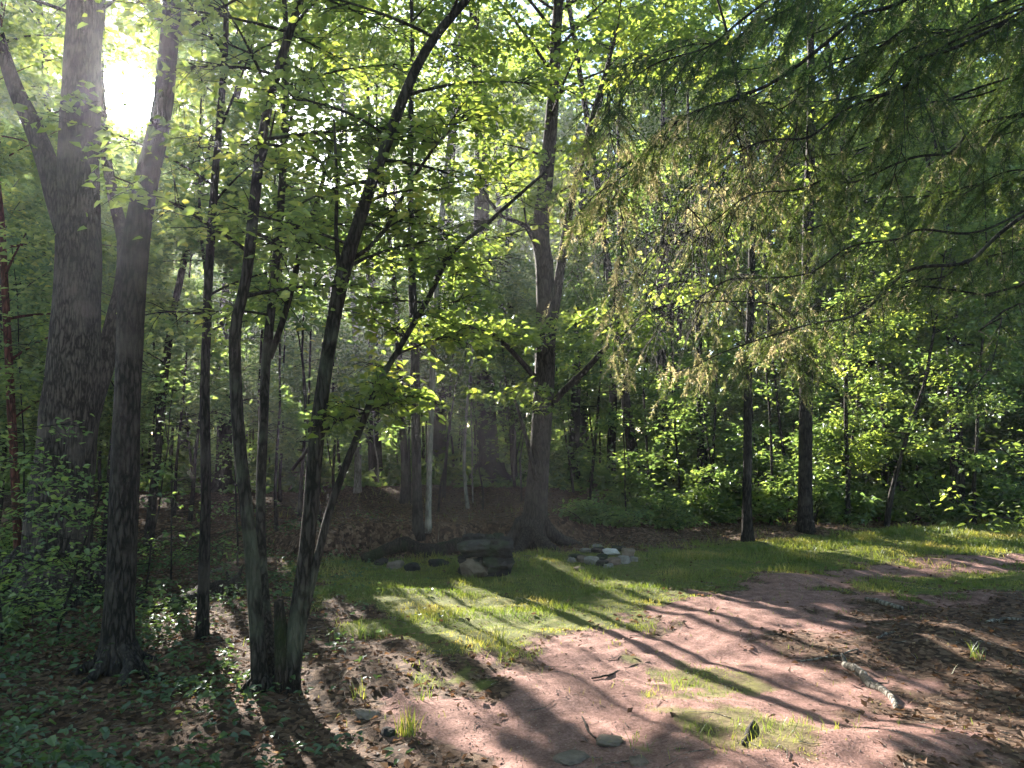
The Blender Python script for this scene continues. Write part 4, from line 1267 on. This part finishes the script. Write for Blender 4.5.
# dead leaves
def lw(P):
    p, g = zones(P)
    r = np.clip(1 - p * .975 - g * .93, 0.004, 1)
    return r * np.interp(P[:, 1], [3, 8, 20], [1, .8, .6])
P = scatter(95000, (-12, 12), (3.0, 20), lw, 1.25)
n = len(P)
lm = MB()
a = rng.uniform(0, 6.28, n)
C = np.stack([P[:, 0], P[:, 1], H(P[:, 0], P[:, 1]) + rng.uniform(.004, .022, n)], -1)
LL = rng.uniform(.025, .07, n)
leaves(lm, C, np.stack([np.cos(a), np.sin(a), rng.normal(0, .2, n)], -1), LL, LL * rng.uniform(.45, .8, n), tilt=.38, curl=.05)
tag(lm.build('fallen_leaves', M_LITTER), 'brown dead leaves strewn over the forest floor', kind='stuff')

# gravel on the path
P = scatter(70000, (-3, 8), (3.2, 12), lambda P: zones(P)[0] * .5, 1.4)
n = len(P); pm = MB()
C = np.stack([P[:, 0], P[:, 1], H(P[:, 0], P[:, 1])], -1)
s = rng.uniform(.002, .0075, n)[:, None]
o = np.array([[1, 0, 0], [-.5, .87, 0], [-.5, -.87, 0], [0, 0, .9]])
ca, sa = np.cos(rng.uniform(0, 6.28, n)), np.sin(rng.uniform(0, 6.28, n))
V = C[:, None, :] + o[None] * s[:, None] * rng.uniform(.6, 1.4, (n, 4, 1))
k = np.arange(n)[:, None] * 4
pm.add(V.reshape(-1, 3), T=np.concatenate([k + [0, 1, 3], k + [1, 2, 3], k + [2, 0, 3]]))
M_GRAV = rockmat('gravel_grains', (.16, .10, .08), (.42, .31, .27), mossy=0)
tag(pm.build('gravel', M_GRAV), 'fine gravel scattered over the dirt path', kind='stuff')

# twigs on the floor
P = scatter(3000, (-6, 9), (3.3, 14), lambda P: np.clip(.35 + (1 - zones(P)[0] - zones(P)[1]), .1, 1), 1.2)
tm = MB()
for x, y in P:
    a = rng.uniform(0, 6.28); L = rng.uniform(.03, .09) if rng.random() < .75 else rng.uniform(.1, .3)
    q = np.array([[x, y], [x + math.cos(a) * L * .5, y + math.sin(a) * L * .5], [x + math.cos(a + .3) * L, y + math.sin(a + .3) * L]])
    tube(tm, np.column_stack([q, H(q[:, 0], q[:, 1]) + .006]), [.0028, .0022, .0012], 4, cap=False)
tag(tm.build('twig_litter', M_DEAD, smooth=True), 'small dead twigs strewn over path and litter', kind='stuff')

# ------------------------------------------------------------------ haze
hz = MB()
x0, x1, y0, y1, z0, z1 = -95, 95, -14, 100, -1.6, 31
V = [[x0, y0, z0], [x1, y0, z0], [x1, y1, z0], [x0, y1, z0], [x0, y0, z1], [x1, y0, z1], [x1, y1, z1], [x0, y1, z1]]
hz.add(V, Q=[[0, 3, 2, 1], [4, 5, 6, 7], [0, 1, 5, 4], [1, 2, 6, 5], [2, 3, 7, 6], [3, 0, 4, 7]])
m, nt, out = newmat('haze_air')
pv = N(nt, 'ShaderNodeVolumePrincipled')
pv.inputs['Color'].default_value = (.88, .88, 1.0, 1); pv.inputs['Density'].default_value = .0009; pv.inputs['Anisotropy'].default_value = .7
nt.links.new(pv.outputs[0], out.inputs['Volume'])
tag(hz.build('haze', m), kind='stuff')

# ------------------------------------------------------------------ light
w = bpy.data.worlds.new('World'); scn.world = w; w.use_nodes = True
nt = w.node_tree; nt.nodes.clear()
out = N(nt, 'ShaderNodeOutputWorld')
sky = N(nt, 'ShaderNodeTexSky', sky_type='NISHITA')
sky.sun_disc = False; sky.sun_elevation = SUN_EL; sky.sun_rotation = SUN_AZ; sky.air_density = 1.0; sky.dust_density = .6; sky.ozone_density = 2.0
bg = N(nt, 'ShaderNodeBackground'); bg.inputs[1].default_value = .063
nt.links.new(sky.outputs[0], bg.inputs[0])
# the visible sun: a bright disc in the sky
tc = N(nt, 'ShaderNodeTexCoord')
dp = N(nt, 'ShaderNodeVectorMath', operation='DOT_PRODUCT'); dp.inputs[1].default_value = tuple(SUN)
nt.links.new(tc.outputs['Generated'], dp.inputs[0])
mr = N(nt, 'ShaderNodeMapRange', interpolation_type='SMOOTHSTEP')
mr.inputs[1].default_value = math.cos(math.radians(2.3)); mr.inputs[2].default_value = math.cos(math.radians(1.2)); mr.inputs[3].default_value = 0; mr.inputs[4].default_value = 80
nt.links.new(dp.outputs['Value'], mr.inputs[0])
b2 = N(nt, 'ShaderNodeBackground'); b2.inputs[0].default_value = (1, .96, .88, 1); nt.links.new(mr.outputs[0], b2.inputs[1])
ad = N(nt, 'ShaderNodeAddShader'); nt.links.new(bg.outputs[0], ad.inputs[0]); nt.links.new(b2.outputs[0], ad.inputs[1]); nt.links.new(ad.outputs[0], out.inputs[0])

sl = bpy.data.lights.new('sun', 'SUN'); sl.energy = 5.0; sl.angle = math.radians(.5); sl.color = (1, .93, .82)
so = bpy.data.objects.new('sun', sl); COL.objects.link(so)
so.rotation_euler = Vector(tuple(SUN)).to_track_quat('Z', 'Y').to_euler()
so.location = (-10, 20, 25)

cam = bpy.data.cameras.new('camera'); co = bpy.data.objects.new('camera', cam); COL.objects.link(co)
cam.sensor_width = 36; cam.lens = 36 * F / 1024; cam.clip_end = 1000; cam.clip_start = .05
co.location = (0, 0, CAMZ); co.rotation_euler = (math.radians(90) + PITCH, 0, 0)
scn.camera = co

scn.view_settings.view_transform = 'Standard'; scn.view_settings.look = 'None'
scn.view_settings.exposure = 2.97; scn.view_settings.gamma = 1
cy = scn.cycles
cy.max_bounces = 7; cy.diffuse_bounces = 5; cy.glossy_bounces = 1; cy.transmission_bounces = 3; cy.transparent_max_bounces = 4; cy.volume_bounces = 0
cy.caustics_reflective = False; cy.caustics_refractive = False
cy.sample_clamp_indirect = 4
print('verts', sum(len(o.data.vertices) for o in COL.objects if o.type == 'MESH'), 'objs', len(COL.objects))
